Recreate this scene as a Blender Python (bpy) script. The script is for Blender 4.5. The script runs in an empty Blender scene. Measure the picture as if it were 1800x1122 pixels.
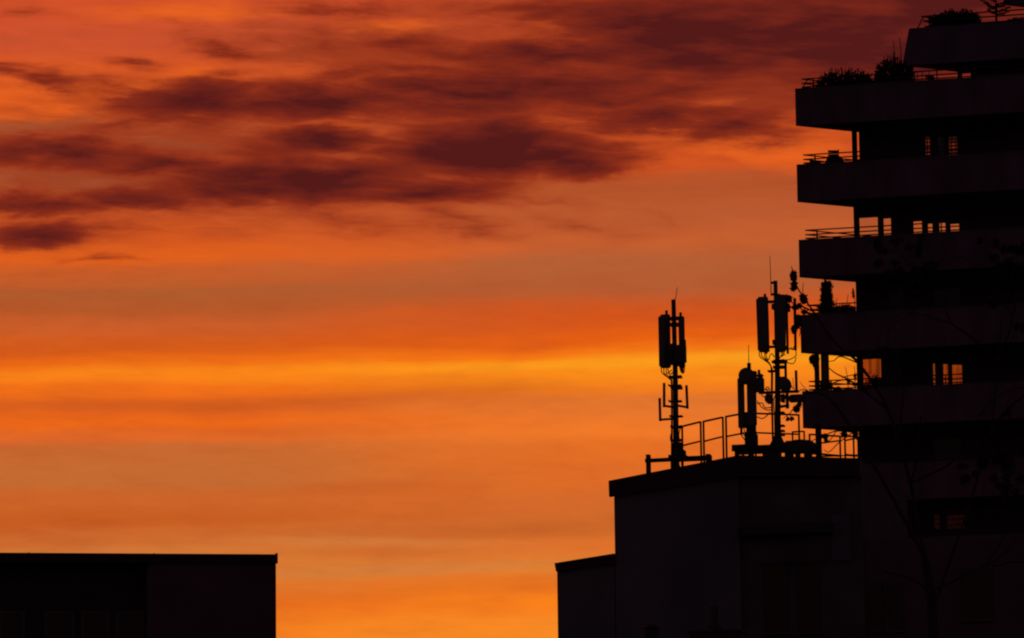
import bpy, math, random
from mathutils import Vector, Matrix
random.seed(7)
sc = bpy.context.scene
COL = sc.collection
R = math.radians

# ------------------------------------------------------------------ camera
FPX, PITCH, ROLL = 8000.0, 9.5, -0.012
CAMZ = 1.7
CM = Matrix.Rotation(R(90 + PITCH), 3, 'X') @ Matrix.Rotation(ROLL, 3, 'Z')
cam = bpy.data.cameras.new('camera'); cam.sensor_width = 36; cam.lens = 36 * FPX / 1800
cam.clip_start = 1; cam.clip_end = 20000
co = bpy.data.objects.new('camera', cam); COL.objects.link(co)
co.matrix_world = Matrix.Translation((0, 0, CAMZ)) @ CM.to_4x4()
sc.camera = co
CP = Vector((0, 0, CAMZ))
def ray(px, py): return CM @ Vector(((px - 900) / FPX, -(py - 561) / FPX, -1))

class Plane:
    """A building's own frame: u along its front, v into it, w up."""
    def __init__(s, px, py, depth, yaw):
        d = ray(px, py); P = CP + d * (depth / d.y)
        a = R(yaw); s.a = a
        s.U = Vector((math.cos(a), -math.sin(a), 0)); s.V = Vector((math.sin(a), math.cos(a), 0))
        s.O = Vector((P.x, P.y, 0)); s.depth = depth; s.S = depth / FPX * 0.995
    def p(s, x, y, v=0.0):
        d = ray(x, y); t = (s.O + s.V * v - CP).dot(s.V) / d.dot(s.V); P = CP + d * t
        return ((P - s.O).dot(s.U), v, P.z)
    def world(s, q): return s.O + s.U * q[0] + s.V * q[1] + Vector((0, 0, q[2]))

# ------------------------------------------------------------------ mesh builder
class MB:
    def __init__(s, pl): s.pl = pl; s.vs = []; s.fs = []
    def add(s, vs, fs):
        n = len(s.vs); s.vs += [tuple(v) for v in vs]; s.fs += [[i + n for i in f] for f in fs]; return s
    def box(s, u0, u1, v0, v1, w0, w1):
        u0, u1 = sorted((u0, u1)); v0, v1 = sorted((v0, v1)); w0, w1 = sorted((w0, w1))
        vs = [(u, v, w) for w in (w0, w1) for v in (v0, v1) for u in (u0, u1)]
        return s.add(vs, [(0, 2, 3, 1), (4, 5, 7, 6), (0, 1, 5, 4), (2, 6, 7, 3), (0, 4, 6, 2), (1, 3, 7, 5)])
    def rect(s, x0, y0, x1, y1, v):
        ym, xm = (y0 + y1) / 2, (x0 + x1) / 2
        return s.pl.p(x0, ym, v)[0], s.pl.p(x1, ym, v)[0], s.pl.p(xm, y1, v)[2], s.pl.p(xm, y0, v)[2]
    def pbox(s, x0, y0, x1, y1, v0, v1):
        a, b, c, d = s.rect(x0, y0, x1, y1, v0); return s.box(a, b, v0, v1, c, d)
    def panel(s, x0, y0, x1, y1, v0, v1, ch=0.25):
        """an antenna radome: chamfered plan, stepped end caps, follows the lean between its px corners"""
        a, b, c, d = s.rect(x0, y0, x1, y1, v0)
        k = min(b - a, v1 - v0) * ch
        plan = [(a + k, v0), (b - k, v0), (b, v0 + k), (b, v1 - k), (b - k, v1), (a + k, v1), (a, v1 - k), (a, v0 + k)]
        s.prism(plan, c + .03, d - .03)
        mu, mv = (a + b) / 2, (v0 + v1) / 2
        ins = [(mu + (p - mu) * .88, mv + (q - mv) * .88) for p, q in plan]
        s.prism(ins, c, c + .03); s.prism(ins, d - .03, d)
        return s
    def prism(s, plan, w0, w1):
        n = len(plan); ar = sum(plan[i][0] * plan[(i + 1) % n][1] - plan[(i + 1) % n][0] * plan[i][1] for i in range(n))
        if ar < 0: plan = plan[::-1]
        vs = [(p[0], p[1], w0) for p in plan] + [(p[0], p[1], w1) for p in plan]
        return s.add(vs, [list(range(n))[::-1], list(range(n, 2 * n))] + [(i, (i + 1) % n, (i + 1) % n + n, i + n) for i in range(n)])
    def face_prism(s, pts, v0, v1):
        """outline in (u, w), extruded from v0 to v1"""
        n = len(pts); ar = sum(pts[i][0] * pts[(i + 1) % n][1] - pts[(i + 1) % n][0] * pts[i][1] for i in range(n))
        if ar < 0: pts = pts[::-1]
        vs = [(p[0], v0, p[1]) for p in pts] + [(p[0], v1, p[1]) for p in pts]
        return s.add(vs, [list(range(n)), list(range(n, 2 * n))[::-1]] + [((i + 1) % n, i, i + n, (i + 1) % n + n) for i in range(n)])
    def ppoly(s, pts, v0, v1):
        return s.face_prism([(lambda q: (q[0], q[2]))(s.pl.p(x, y, v0)) for x, y in pts], v0, v1)
    def tube(s, pts, r, n=8, r2=None, cap=True):
        P = [Vector(p) for p in pts]; m = len(P); r2 = r if r2 is None else r2
        vs = []; side = None
        for i in range(m):
            t = (P[min(i + 1, m - 1)] - P[max(i - 1, 0)]).normalized()
            if side is None: side = t.orthogonal().normalized()
            side = (side - t * side.dot(t))
            side = side.normalized() if side.length > 1e-6 else t.orthogonal().normalized()
            b = t.cross(side); rr = r + (r2 - r) * i / max(1, m - 1)
            vs += [P[i] + (side * math.cos(2 * math.pi * k / n) + b * math.sin(2 * math.pi * k / n)) * rr for k in range(n)]
        fs = [(i * n + k, i * n + (k + 1) % n, (i + 1) * n + (k + 1) % n, (i + 1) * n + k) for i in range(m - 1) for k in range(n)]
        if cap: fs += [list(range(n))[::-1], list(range((m - 1) * n, m * n))]
        return s.add(vs, fs)
    def ptube(s, pts, v, wpx, n=8, w2=None, smooth=0):
        q = [s.pl.p(p[0], p[1], v + (p[2] if len(p) > 2 else 0)) for p in pts]
        if smooth: q = spline(q, smooth)
        k = s.pl.S * .5
        return s.tube(q, wpx * k, n, None if w2 is None else w2 * k)
    def bar(s, p0, p1, a, b):
        """straight bar of a (along the front) by b (in depth) section between two points"""
        p0, p1 = Vector(p0), Vector(p1); t = (p1 - p0).normalized(); V = Vector((0, 1, 0))
        n = t.cross(V).normalized() * a / 2; V = V * b / 2
        vs = [p + n * i + V * j for p in (p0, p1) for i, j in ((-1, -1), (1, -1), (1, 1), (-1, 1))]
        return s.add(vs, [(3, 2, 1, 0), (4, 5, 6, 7), (0, 1, 5, 4), (1, 2, 6, 5), (2, 3, 7, 6), (3, 0, 4, 7)])
    def pbar(s, x0, y0, x1, y1, v, wpx, b=.05, v2=None):
        return s.bar(s.pl.p(x0, y0, v), s.pl.p(x1, y1, v if v2 is None else v2), wpx * s.pl.S, b)
    def ball(s, c, ru, rv, rw, n=16, m=10, w_from=-90):
        c = Vector(c); vs = []
        for i in range(m + 1):
            e = R(w_from + (90 - w_from) * i / m)
            vs += [(c.x + ru * math.cos(e) * math.cos(2 * math.pi * k / n), c.y + rv * math.cos(e) * math.sin(2 * math.pi * k / n), c.z + rw * math.sin(e)) for k in range(n)]
        return s.add(vs, [(i * n + k, i * n + (k + 1) % n, (i + 1) * n + (k + 1) % n, (i + 1) * n + k) for i in range(m) for k in range(n)] + [list(range(n))[::-1]])
    def leaves(s, c, ru, rv, rw, n, size, elong=1.6, shell=.5):
        """n leaf-sized faces through an ellipsoid"""
        for _ in range(n):
            d = Vector((random.gauss(0, 1), random.gauss(0, 1), random.gauss(0, 1))).normalized() * (random.random() ** shell)
            p = Vector((c[0] + d.x * ru, c[1] + d.y * rv, c[2] + d.z * rw))
            a = Vector((random.gauss(0, 1), random.gauss(0, 1), random.gauss(0, 1.1))).normalized()
            b = a.orthogonal().normalized(); b = (Matrix.Rotation(random.random() * 6.28, 3, a) @ b)
            z = size * random.uniform(.6, 1.3); a = a * z * elong * .5; b = b * z * .42
            s.add([p - a, p + b - a * .1, p + a, p - b - a * .1], [(0, 1, 2, 3)])
        return s
    def build(s, name, mat, base, parent=None, smooth=False, shift=(0, 0, 0)):
        me = bpy.data.meshes.new(name)
        me.from_pydata([(v[0] - base[0], v[1] - base[1], v[2] - base[2]) for v in s.vs], [], s.fs)
        me.materials.append(mat)
        if smooth:
            for f in me.polygons: f.use_smooth = True
        o = bpy.data.objects.new(name, me); COL.objects.link(o)
        if parent is not None: o.parent = parent
        return o

def spline(q, k):
    q = [Vector(p) for p in q]; out = []
    for i in range(len(q) - 1):
        p0, p1, p2, p3 = q[max(0, i - 1)], q[i], q[i + 1], q[min(len(q) - 1, i + 2)]
        for j in range(k):
            t = j / k
            out.append(.5 * ((2 * p1) + (p2 - p0) * t + (2 * p0 - 5 * p1 + 4 * p2 - p3) * t * t + (3 * p1 - p0 - 3 * p2 + p3) * t ** 3))
    return out + [q[-1]]

class Thing:
    def __init__(s, name, label, cat, pl, base, group=None):
        s.pl = pl; s.base = base
        o = bpy.data.objects.new(name, None); COL.objects.link(o); s.o = o
        o.empty_display_size = .2
        o.location = pl.world(base); o.rotation_euler = (0, 0, -pl.a)
        o['label'] = label; o['category'] = cat
        if group: o['group'] = group
    def mb(s): return MB(s.pl)
    def part(s, name, mb, mat, parent=None, smooth=False):
        return mb.build(name, mat, s.base, parent or s.o, smooth)
def single(name, label, cat, mb, mat, base, group=None, smooth=False):
    o = mb.build(name, mat, base, None, smooth)
    o.location = mb.pl.world(base); o.rotation_euler = (0, 0, -mb.pl.a)
    o['label'] = label; o['category'] = cat
    if group: o['group'] = group
    return o

# ------------------------------------------------------------------ materials
def mat(name, c0, c1, scale=3.0, rough=.8, metal=0.0, bump=0.0, stretch=(1, 1, 1), detail=6):
    m = bpy.data.materials.new(name); m.use_nodes = True; nt = m.node_tree; b = nt.nodes['Principled BSDF']
    tc = nt.nodes.new('ShaderNodeTexCoord'); mp = nt.nodes.new('ShaderNodeMapping'); mp.inputs['Scale'].default_value = stretch
    nz = nt.nodes.new('ShaderNodeTexNoise'); nz.inputs['Scale'].default_value = scale; nz.inputs['Detail'].default_value = detail
    rp = nt.nodes.new('ShaderNodeValToRGB'); rp.color_ramp.elements[0].position = .3; rp.color_ramp.elements[1].position = .7
    rp.color_ramp.elements[0].color = (*c0, 1); rp.color_ramp.elements[1].color = (*c1, 1)
    L = nt.links.new
    L(tc.outputs['Object'], mp.inputs[0]); L(mp.outputs[0], nz.inputs['Vector']); L(nz.outputs[0], rp.inputs[0]); L(rp.outputs[0], b.inputs['Base Color'])
    b.inputs['Roughness'].default_value = rough; b.inputs['Metallic'].default_value = metal
    if bump:
        bp = nt.nodes.new('ShaderNodeBump'); bp.inputs['Strength'].default_value = bump; bp.inputs['Distance'].default_value = .02
        L(nz.outputs[0], bp.inputs['Height']); L(bp.outputs[0], b.inputs['Normal'])
    return m
M = dict(
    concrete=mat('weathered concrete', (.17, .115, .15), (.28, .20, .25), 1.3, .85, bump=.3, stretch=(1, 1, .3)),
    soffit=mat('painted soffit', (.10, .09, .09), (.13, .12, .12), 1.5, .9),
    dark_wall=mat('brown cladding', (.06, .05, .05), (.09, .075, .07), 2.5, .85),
    plaster=mat('grey plaster', (.19, .20, .20), (.29, .31, .31), .5, .9, bump=.2, stretch=(1, 1, .4)),
    plaster2=mat('rust plaster', (.20, .13, .15), (.26, .17, .19), .7, .9, bump=.2),
    bay=mat('shade-toned bay plaster', (.15, .145, .145), (.23, .22, .22), .8, .9),  # grey plaster lowered in tone: shade of the recessed bay put into its colour
    fascia=mat('copper fascia sheet', (.07, .035, .03), (.10, .05, .045), 2, .6),
    roof=mat('roof felt', (.05, .05, .05), (.07, .07, .07), 4, .95),
    steel=mat('galvanised steel', (.10, .10, .10), (.15, .15, .15), 6, .75),
    darksteel=mat('painted steel', (.05, .045, .045), (.07, .065, .06), 6, .7),
    radome=mat('grey radome plastic', (.20, .20, .19), (.25, .25, .24), 4, .75),
    rubber=mat('black cable jacket', (.02, .02, .02), (.03, .03, .03), 10, .8),
    white=mat('grey window frame', (.12, .15, .13), (.18, .21, .19), 6, .6),
    wood=mat('teak wood', (.06, .035, .02), (.10, .06, .035), 8, .7, stretch=(1, 1, 6)),
    leaf=mat('green leaves', (.025, .045, .015), (.05, .08, .03), 5, .8),
    dryleaf=mat('dry brown leaves', (.06, .04, .02), (.10, .065, .03), 5, .8),
    bark=mat('rough bark', (.05, .04, .03), (.09, .07, .055), 9, .95, bump=.5, stretch=(1, 1, .3)),
    ground=mat('town ground', (.035, .04, .03), (.06, .06, .05), .05, .95),
    brick=mat('sooty brick', (.12, .06, .045), (.18, .09, .07), 6, .9),
)
def glass_mat(name, tint, gloss):
    m = bpy.data.materials.new(name); m.use_nodes = True; nt = m.node_tree; nt.nodes.clear()
    o = nt.nodes.new('ShaderNodeOutputMaterial'); t = nt.nodes.new('ShaderNodeBsdfTransparent'); g = nt.nodes.new('ShaderNodeBsdfGlossy')
    t.inputs[0].default_value = (*tint, 1); g.inputs['Roughness'].default_value = .05; g.inputs[0].default_value = (.8, .8, .8, 1)
    nz = nt.nodes.new('ShaderNodeTexNoise'); nz.inputs['Scale'].default_value = 2
    mr = nt.nodes.new('ShaderNodeMath'); mr.operation = 'MULTIPLY'; mr.inputs[1].default_value = gloss * 2
    mx = nt.nodes.new('ShaderNodeMixShader'); L = nt.links.new
    L(nz.outputs[0], mr.inputs[0]); L(mr.outputs[0], mx.inputs[0]); L(t.outputs[0], mx.inputs[1]); L(g.outputs[0], mx.inputs[2]); L(mx.outputs[0], o.inputs[0])
    return m
M['glass'] = glass_mat('clear window glass', (.93, .93, .92), .04)
M['dark_glass'] = mat('unlit window glass', (.008, .008, .01), (.015, .015, .018), 2, .15)
def curtain_mat(name, col, see):
    m = bpy.data.materials.new(name); m.use_nodes = True; nt = m.node_tree; nt.nodes.clear()
    o = nt.nodes.new('ShaderNodeOutputMaterial'); t = nt.nodes.new('ShaderNodeBsdfTransparent'); d = nt.nodes.new('ShaderNodeBsdfTranslucent')
    t.inputs[0].default_value = (*col, 1); d.inputs[0].default_value = (*[c * .8 for c in col], 1)
    tc = nt.nodes.new('ShaderNodeTexCoord'); wv = nt.nodes.new('ShaderNodeTexNoise'); wv.inputs['Scale'].default_value = 5
    mp = nt.nodes.new('ShaderNodeMapping'); mp.inputs['Scale'].default_value = (1.6, 1.6, .08)
    mr = nt.nodes.new('ShaderNodeMapRange'); mr.inputs[1].default_value = .35; mr.inputs[2].default_value = .65; mr.inputs[3].default_value = 1 - see * 1.7; mr.inputs[4].default_value = 1 - see * .3
    mx = nt.nodes.new('ShaderNodeMixShader'); L = nt.links.new
    L(tc.outputs['Object'], mp.inputs[0]); L(mp.outputs[0], wv.inputs['Vector']); L(wv.outputs[0], mr.inputs[0]); L(mr.outputs[0], mx.inputs[0])
    L(t.outputs[0], mx.inputs[1]); L(d.outputs[0], mx.inputs[2]); L(mx.outputs[0], o.inputs[0])
    return m
M['curtain'] = curtain_mat('sheer orange curtain', (.62, .30, .14), .5)
M['drape'] = curtain_mat('thick lined drape', (.035, .012, .004), .2)
M['netting'] = curtain_mat('heavy net curtain', (.55, .34, .25), .30)

# ------------------------------------------------------------------ ground
g = MB(Plane(900, 561, 100, 0))
N = 24
gv = [(-6000 + 12000 * i / N, -3000 + 12000 * j / N, 0) for j in range(N + 1) for i in range(N + 1)]
g.add(gv, [(j * (N + 1) + i, j * (N + 1) + i + 1, (j + 1) * (N + 1) + i + 1, (j + 1) * (N + 1) + i) for j in range(N) for i in range(N)])
go = g.build('ground', M['ground'], (0, 0, 0)); go['kind'] = 'structure'

# ================================================================== apartment tower
TW = Plane(1399, 221, 168, 14)
SD = Vector((.742, .671))                     # direction of the slanted side edge in (u, v)
tower = Thing('apartment_tower', 'dark terraced apartment tower with projecting concrete balconies stacked at the right edge', 'apartment building', TW, (4, 3, 0))
UR = 15.0
LV = [  # parapet: top px, bottom px
    (1397, 156, 1399.5, 221.5), (1400, 289.5, 1402, 355.5), (1403.5, 422, 1405.5, 488), (1406, 554, 1408.5, 621), (1409.5, 688, 1412, 753),
    (1412.5, 821, 1414.5, 886), (1415.5, 953, 1417.5, 1018)]
W = [(TW.p(a, b)[2], TW.p(c, d)[2], TW.p((a + c) / 2, (b + d) / 2)[0]) for a, b, c, d in LV]
U0 = W[3][2]
def outline(u, v, t, inset=0.0):
    """corner at (u, v): front runs right, side runs back-right"""
    nx, ny = .671, -.742                      # inward normal of the side edge
    k = inset * math.tan(R((180 - 138) / 2)) if inset else 0
    a = (u + inset * 1.0 - k * .0 + inset * .384 * 0, v + inset)
    # intersection of the inset side and the inset front
    au = u + (inset + .742 * inset) / .671 * .671 if False else u + inset * (1 + .742) / .671
    a = (au, v + inset)
    b = (a[0] + SD.x * t, a[1] + SD.y * t)
    return a, b
for k, (wt, wb, u0) in enumerate(W):
    a, b = outline(u0, 0, 13.0)
    ai, bi = outline(u0, 0, 12.7, .14)
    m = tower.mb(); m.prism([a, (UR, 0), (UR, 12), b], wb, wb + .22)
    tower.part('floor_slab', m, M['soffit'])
    m = tower.mb()
    m.prism([(a[0] + .004, -.012), (UR - .01, -.012), (UR - .01, .14), ai], wb - .004, wt)        # front board
    m.prism([(a[0], -.006), ai, bi, (b[0], b[1] - .02)], wb - .002, wt - .003)                  # slanted side board
    # drip moulding and joints of the precast boards
    m.box(a[0] + .0, UR - .012, -.03, -.0125, wt - .05, wt - .012)
    for j in range(1, 5):
        uj = u0 + 3.55 * j
        m.box(uj - .02, uj + .02, -.026, -.0125, wb + .02, wt - .06)
    tower.part('balcony_parapet', m, M['concrete'])
    # railing: two rails on the front and the side, posts
    if k < 6:
        m = tower.mb(); c0, c1 = outline(u0, 0, 9.0, .10)
        for h in (.06, .20, .37):
            m.bar((c0[0] - .02, c0[1], wt + h), (UR, c0[1], wt + h), .042, .04)
            p, q = Vector((c0[0], c0[1], wt + h)), Vector((c1[0], c1[1], wt + h)); m.bar(p, q, .042, .04)
        for j in range(6):
            uu = c0[0] + .42 + 2.35 * j
            m.box(uu - .022, uu + .022, c0[1] + .03, c0[1] + .065, wt - .2, wt + .37)
            sv = Vector(c0) + SD * (.5 + 2.3 * j); m.box(sv.x - .02, sv.x + .02, sv.y + .03, sv.y + .06, wt - .2, wt + .36)
        tower.part('railing', m, M['darksteel'])

# storey walls behind the balconies
VW = 1.62
def top_of(k):
    """the ceiling above storey k"""
    return W[k - 1][1] if k > 0 else None
def ux(x, y, v=VW): return TW.p(x, y, v)[0]
def wz(x, y, v=VW): return TW.p(x, y, v)[2]
def storey(k, xl, openings, name='storey_wall'):
    """wall of the storey above parapet k; openings in px (x0, y0, x1, y1), sorted"""
    y = (LV[k][1] + LV[k - 1][3]) / 2
    fl, ce = W[k][1] + .22, W[k - 1][1]
    m = tower.mb(); cur = ux(xl, y); win = []
    for (x0, y0, x1, y1) in openings:
        a, b = ux(x0, (y0 + y1) / 2), ux(x1, (y0 + y1) / 2); t, bt = wz((x0 + x1) / 2, y0), wz((x0 + x1) / 2, y1)
        if cur < a - .001: m.box(cur, a, VW, VW + .2, fl, ce)
        m.box(a, b, VW, VW + .2, t, ce)
        if bt > fl: m.box(a, b, VW, VW + .2, fl, bt)
        win.append((a, b, bt, t)); cur = b
    m.box(cur, UR - .02, VW, VW + .2, fl, ce)
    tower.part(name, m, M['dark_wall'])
    return win
def window(a, b, c, d, glass='glass', fw=.035, bars=0, v=VW, th=None, fm='darksteel'):
    m = tower.mb(); f = fw
    v0, v1 = v + .06, v + .13
    m.box(a, a + f, v0, v1, c, d); m.box(b - f, b, v0, v1, c, d); m.box(a + f, b - f, v0, v1, c, c + f); m.box(a + f, b - f, v0, v1, d - f, d)
    for j in range(bars):
        w = c + (d - c) * (j + 1) / (bars + 1); m.box(a + f, b - f, v0 + .01, v1 - .01, w - .014, w + .014)
    fr = tower.part('window', m, M[fm])
    m = tower.mb(); m.box(a + f * .8, b - f * .8, v0 + .03, v0 + .038, c + f * .8, d - f * .8)
    tower.part('pane', m, M[glass], fr)
    return fr
def curtain(fr, a, b, c, d, mt, v=VW + .3):
    m = tower.mb(); n = max(6, int((b - a) / .03)); vs = []
    for i in range(n + 1):
        uu = a + (b - a) * i / n; vv = v + .03 * math.sin(i * 1.9) + random.uniform(-.008, .008)
        vs += [(uu, vv, c), (uu, vv, d)]
    m.add(vs, [(2 * i, 2 * i + 2, 2 * i + 3, 2 * i + 1) for i in range(n)])
    tower.part('curtain', m, M[mt], fr)
def blind(fr, a, b, c, d, n, mt='soffit', th=.03, tape=2):
    m = tower.mb()
    for i in range(n):
        w = c + (d - c) * (i + .5) / n; m.box(a, b, VW + .2, VW + .24, w - th / 2, w + th / 2)
    for i in range(tape):
        uu = a + (b - a) * (i + .5) / tape; m.box(uu - .02, uu + .02, VW + .205, VW + .235, c, d)
    tower.part('blind', m, M[mt], fr)
def post(x0, x1, k, v=VW - .02, d=.2, mt='darksteel'):
    y = (LV[k][1] + LV[k - 1][3]) / 2
    m = tower.mb(); m.box(ux(x0, y, v), ux(x1, y, v), v, v + d, W[k][1] + .22, W[k - 1][1]); tower.part('post', m, M[mt])

# storey between parapets 0 and 1
post(1497.5, 1505.5, 1)
w = storey(1, 1510, [(1625, 238, 1637.5, 292), (1646, 238, 1660, 292), (1666, 238, 1684, 292)])
for i, q in enumerate(w):
    f = window(*q); blind(f, q[0] + .02, q[1] - .02, q[2] + .1, q[3] - .03, 8, th=.045 if i != 1 else .085)
    curtain(f, q[0] - .02, q[1] + .02, q[2], q[3] + .05, 'drape' if i == 1 else 'netting', VW + .45)
# storey between parapets 1 and 2
w = storey(2, 1500.5, [(1509, 380.5, 1544, 424), (1551.5, 382, 1567, 424), (1604, 387, 1621.5, 424), (1629.5, 389, 1640, 424), (1649.5, 390, 1663, 424), (1669, 391.5, 1687, 424)])
for q in w: window(*q, bars=0, fw=.03)
# storey between parapets 2 and 3: closed
w = storey(3, 1504.5, [(1560, 505, 1590, 570), (1640, 505, 1690, 570)])
for q in w: window(*q, glass='dark_glass', bars=1)
# storey between parapets 3 and 4
post(1443, 1455.5, 4, v=.3, d=.26, mt='concrete')
post(1431.5, 1439.5, 4, v=.2, d=.14)
w = storey(4, 1506, [(1515.5, 629, 1550, 700), (1638, 637, 1645, 692), (1656, 638, 1668, 692), (1672, 639, 1692.5, 692)])
for i, q in enumerate(w):
    f = window(*q, bars=1 if i else 0); curtain(f, q[0] - .02, q[1] + .02, q[2] - .1, q[3] + .1, 'netting' if i == 1 else 'curtain')
# storey between parapets 4 and 5
w = storey(5, 1510, [(1640, 770, 1690, 830)])
for q in w: window(*q, glass='dark_glass', bars=1)
# storey between parapets 5 and 6
w = storey(6, 1510, [(1640, 903, 1653, 931), (1662, 903, 1697, 931)])
for i, q in enumerate(w):
    f = window(*q, bars=2); curtain(f, q[0] - .02, q[1] + .02, q[2] - .1, q[3] + .1, 'drape')
# solid core and the storeys below
uc = ux(1700, 400)
def core(w0, w1, u, v, name='core_wall'):
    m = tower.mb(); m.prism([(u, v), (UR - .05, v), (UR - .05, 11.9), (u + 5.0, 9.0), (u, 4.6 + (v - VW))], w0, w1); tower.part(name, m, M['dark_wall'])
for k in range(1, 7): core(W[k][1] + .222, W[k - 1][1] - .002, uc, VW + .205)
m = tower.mb(); a, b = outline(W[6][2] + .2, .2, 12)
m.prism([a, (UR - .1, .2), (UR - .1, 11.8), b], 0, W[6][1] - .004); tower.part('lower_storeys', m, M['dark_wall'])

# set-back storey: parapet leaning outward at its foot
V0 = 4.0
ct, cb = TW.p(1597, 49, V0), TW.p(1586, 116, V0)
dv = ct[0] - cb[0]
def lean_ring(m, th):
    a0, b0 = outline(cb[0], V0, 10); a1, b1 = outline(ct[0], V0 + dv * .4, 9.6)
    i0, j0 = outline(cb[0], V0, 9.8, th); i1, j1 = outline(ct[0], V0 + dv * .4, 9.4, th)
    wb_, wt_ = cb[2], ct[2]
    vs = [(UR, V0, wb_), (*a0, wb_), (*b0, wb_), (UR, V0 + th, wb_), (*i0, wb_), (*j0, wb_),
          (UR, V0 + dv * .4, wt_), (*a1, wt_), (*b1, wt_), (UR, V0 + dv * .4 + th, wt_), (*i1, wt_), (*j1, wt_)]
    m.add(vs, [(0, 6, 7, 1), (1, 7, 8, 2), (3, 4, 10, 9), (4, 5, 11, 10), (6, 9, 10, 7), (7, 10, 11, 8), (0, 1, 4, 3), (1, 2, 5, 4), (2, 8, 11, 5), (0, 3, 9, 6)])
m = tower.mb(); lean_ring(m, .16); tower.part('balcony_parapet', m, M['concrete'])
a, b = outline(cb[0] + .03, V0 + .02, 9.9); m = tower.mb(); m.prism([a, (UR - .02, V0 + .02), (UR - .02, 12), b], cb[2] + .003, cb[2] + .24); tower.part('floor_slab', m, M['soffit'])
c0, c1 = outline(ct[0], V0 + dv * .4, 8, .1); m = tower.mb()
for h in (.05, .27, .46):
    m.bar((c0[0] + .35 - h * .3, c0[1], ct[2] + h), (UR, c0[1], ct[2] + h), .045, .045)
    p, q = Vector((c0[0] + .35 - h * .3, c0[1], ct[2] + h)), Vector((c1[0], c1[1], ct[2] + h)); m.bar(p, q, .045, .045)
m.bar((c0[0] + .05, c0[1], ct[2] - .02), (c0[0] + .3, c0[1], ct[2] + .46), .04, .04)
for j in range(6):
    uu = c0[0] + .5 + 1.9 * j; m.box(uu - .02, uu + .02, c0[1] + .03, c0[1] + .06, ct[2] - .2, ct[2] + .46)
tower.part('railing', m, M['darksteel'])
# end brace on the railing below
c0, _ = outline(W[0][2], 0, 5, .10); m = tower.mb()
m.bar((c0[0] + .0, c0[1], W[0][0]), (c0[0] + .2, c0[1], W[0][0] + .34), .035, .035); tower.part('railing', m, M['darksteel'])
core(W[0][1] + .222, cb[2] + .001, TW.p(1706, 130, 5.2)[0], 5.2)
q0, q1 = TW.p(1683, 130, 4.6), TW.p(1690, 130, 4.6)
m = tower.mb(); m.box(q0[0], q1[0], 4.6, 4.85, W[0][1] + .22, cb[2] + .003); tower.part('post', m, M['darksteel'])
q = TW.p(1764, 9, 7.5)
a, b = outline(q[0], 7.5, 6); m = tower.mb(); m.prism([a, (UR, 7.5), (UR, 12), b], q[2], q[2] + 1.3); tower.part('roof_slab', m, M['concrete'])
core(cb[2] + .242, q[2] - .002, q[0] + 2.2, 9.2)

# ------------------------------------------------------------------ plants and things on the balconies
def bush(name, label, x0, y0, x1, y1, k, v, n, size, mt='leaf', cat='bush', group=None, lumps=6, floor=None, spiky=False, pot=True):
    """rounded shrub in a trough, its top at y0; the trough stands on the balcony floor"""
    fl = (W[k][1] + .22) if floor is None else floor
    a, b = TW.p(x0, y1, v), TW.p(x1, y1, v); top = TW.p((x0 + x1) / 2, y0, v)[2]; low = a[2]
    base = ((a[0] + b[0]) / 2, v, fl); t = Thing(name, label, cat, TW, base, group)
    m = t.mb(); wd = b[0] - a[0]; h = top - low
    for i in range(lumps):
        f = (i + .5) / lumps; cu = a[0] + wd * f; hh = h * (1 - .35 * abs(2 * f - 1) ** 2) * random.uniform(.82, 1.0)
        m.leaves((cu, v + random.uniform(-.1, .1), low - .05 + hh * .5), wd / lumps * .95, .35, hh * .56, n // lumps, size)
        if spiky:
            for _ in range(6):
                p = (cu + random.uniform(-1, 1) * wd / lumps * .6, v, low + hh * .7); m.tube([p, (p[0] + random.uniform(-.05, .05), v, low + hh * random.uniform(1.0, 1.18))], .012, 4)
    t.part('foliage', m, M[mt])
    m = t.mb()
    for i in range(lumps):
        f = (i + .5) / lumps; m.tube([(base[0] + (a[0] + wd * f - base[0]) * .6, v, fl + .35), (a[0] + wd * f, v, low + h * .55)], .02, 5)
    t.part('stem', m, M['bark'])
    if pot:
        m = t.mb(); e = wd * .42
        m.add([(base[0] + su * e * kk, v + sv * .22 * kk, fl + hz) for hz, kk in ((0, .85), (.45, 1)) for su, sv in ((-1, -1), (1, -1), (1, 1), (-1, 1))],
              [(3, 2, 1, 0), (4, 5, 6, 7), (0, 1, 5, 4), (1, 2, 6, 5), (2, 3, 7, 6), (3, 0, 4, 7)])
        t.part('planter', m, M['brick'])
    return t
bush('balcony_bush', 'wide low hedge bush behind the top left balcony parapet', 1440, 119, 1531, 160, 0, .6, 1500, .10, spiky=True, lumps=9)
bush('balcony_bush', 'taller ragged shrub at the foot of the set-back upper storey', 1541, 98, 1606, 160, 0, .8, 1500, .11, spiky=True, lumps=6)
bush('balcony_bush', 'big round dense bush on the uppermost terrace behind its railing', 1638, 12, 1722, 56, 0, V0 + .6, 1800, .12, floor=cb[2] + .24, lumps=8)
bush('balcony_bush', 'dark bush at the right edge of the uppermost terrace under the roof slab', 1772, 26, 1830, 52, 0, V0 + .7, 900, .12, floor=cb[2] + .24, lumps=5)
bush('balcony_bush', 'low flat cushion bush beside the column conifer on the balcony', 1462, 530, 1502, 558, 3, .55, 1300, .07, lumps=6)
bush('balcony_bush', 'small leafy pot plant behind the curtained balcony window', 1524, 655, 1552, 690, 4, .6, 420, .07, lumps=3)
bush('balcony_bush', 'low leafy plant against the thick column of the balcony', 1454, 662, 1463, 690, 4, .5, 200, .06, lumps=2)
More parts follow.
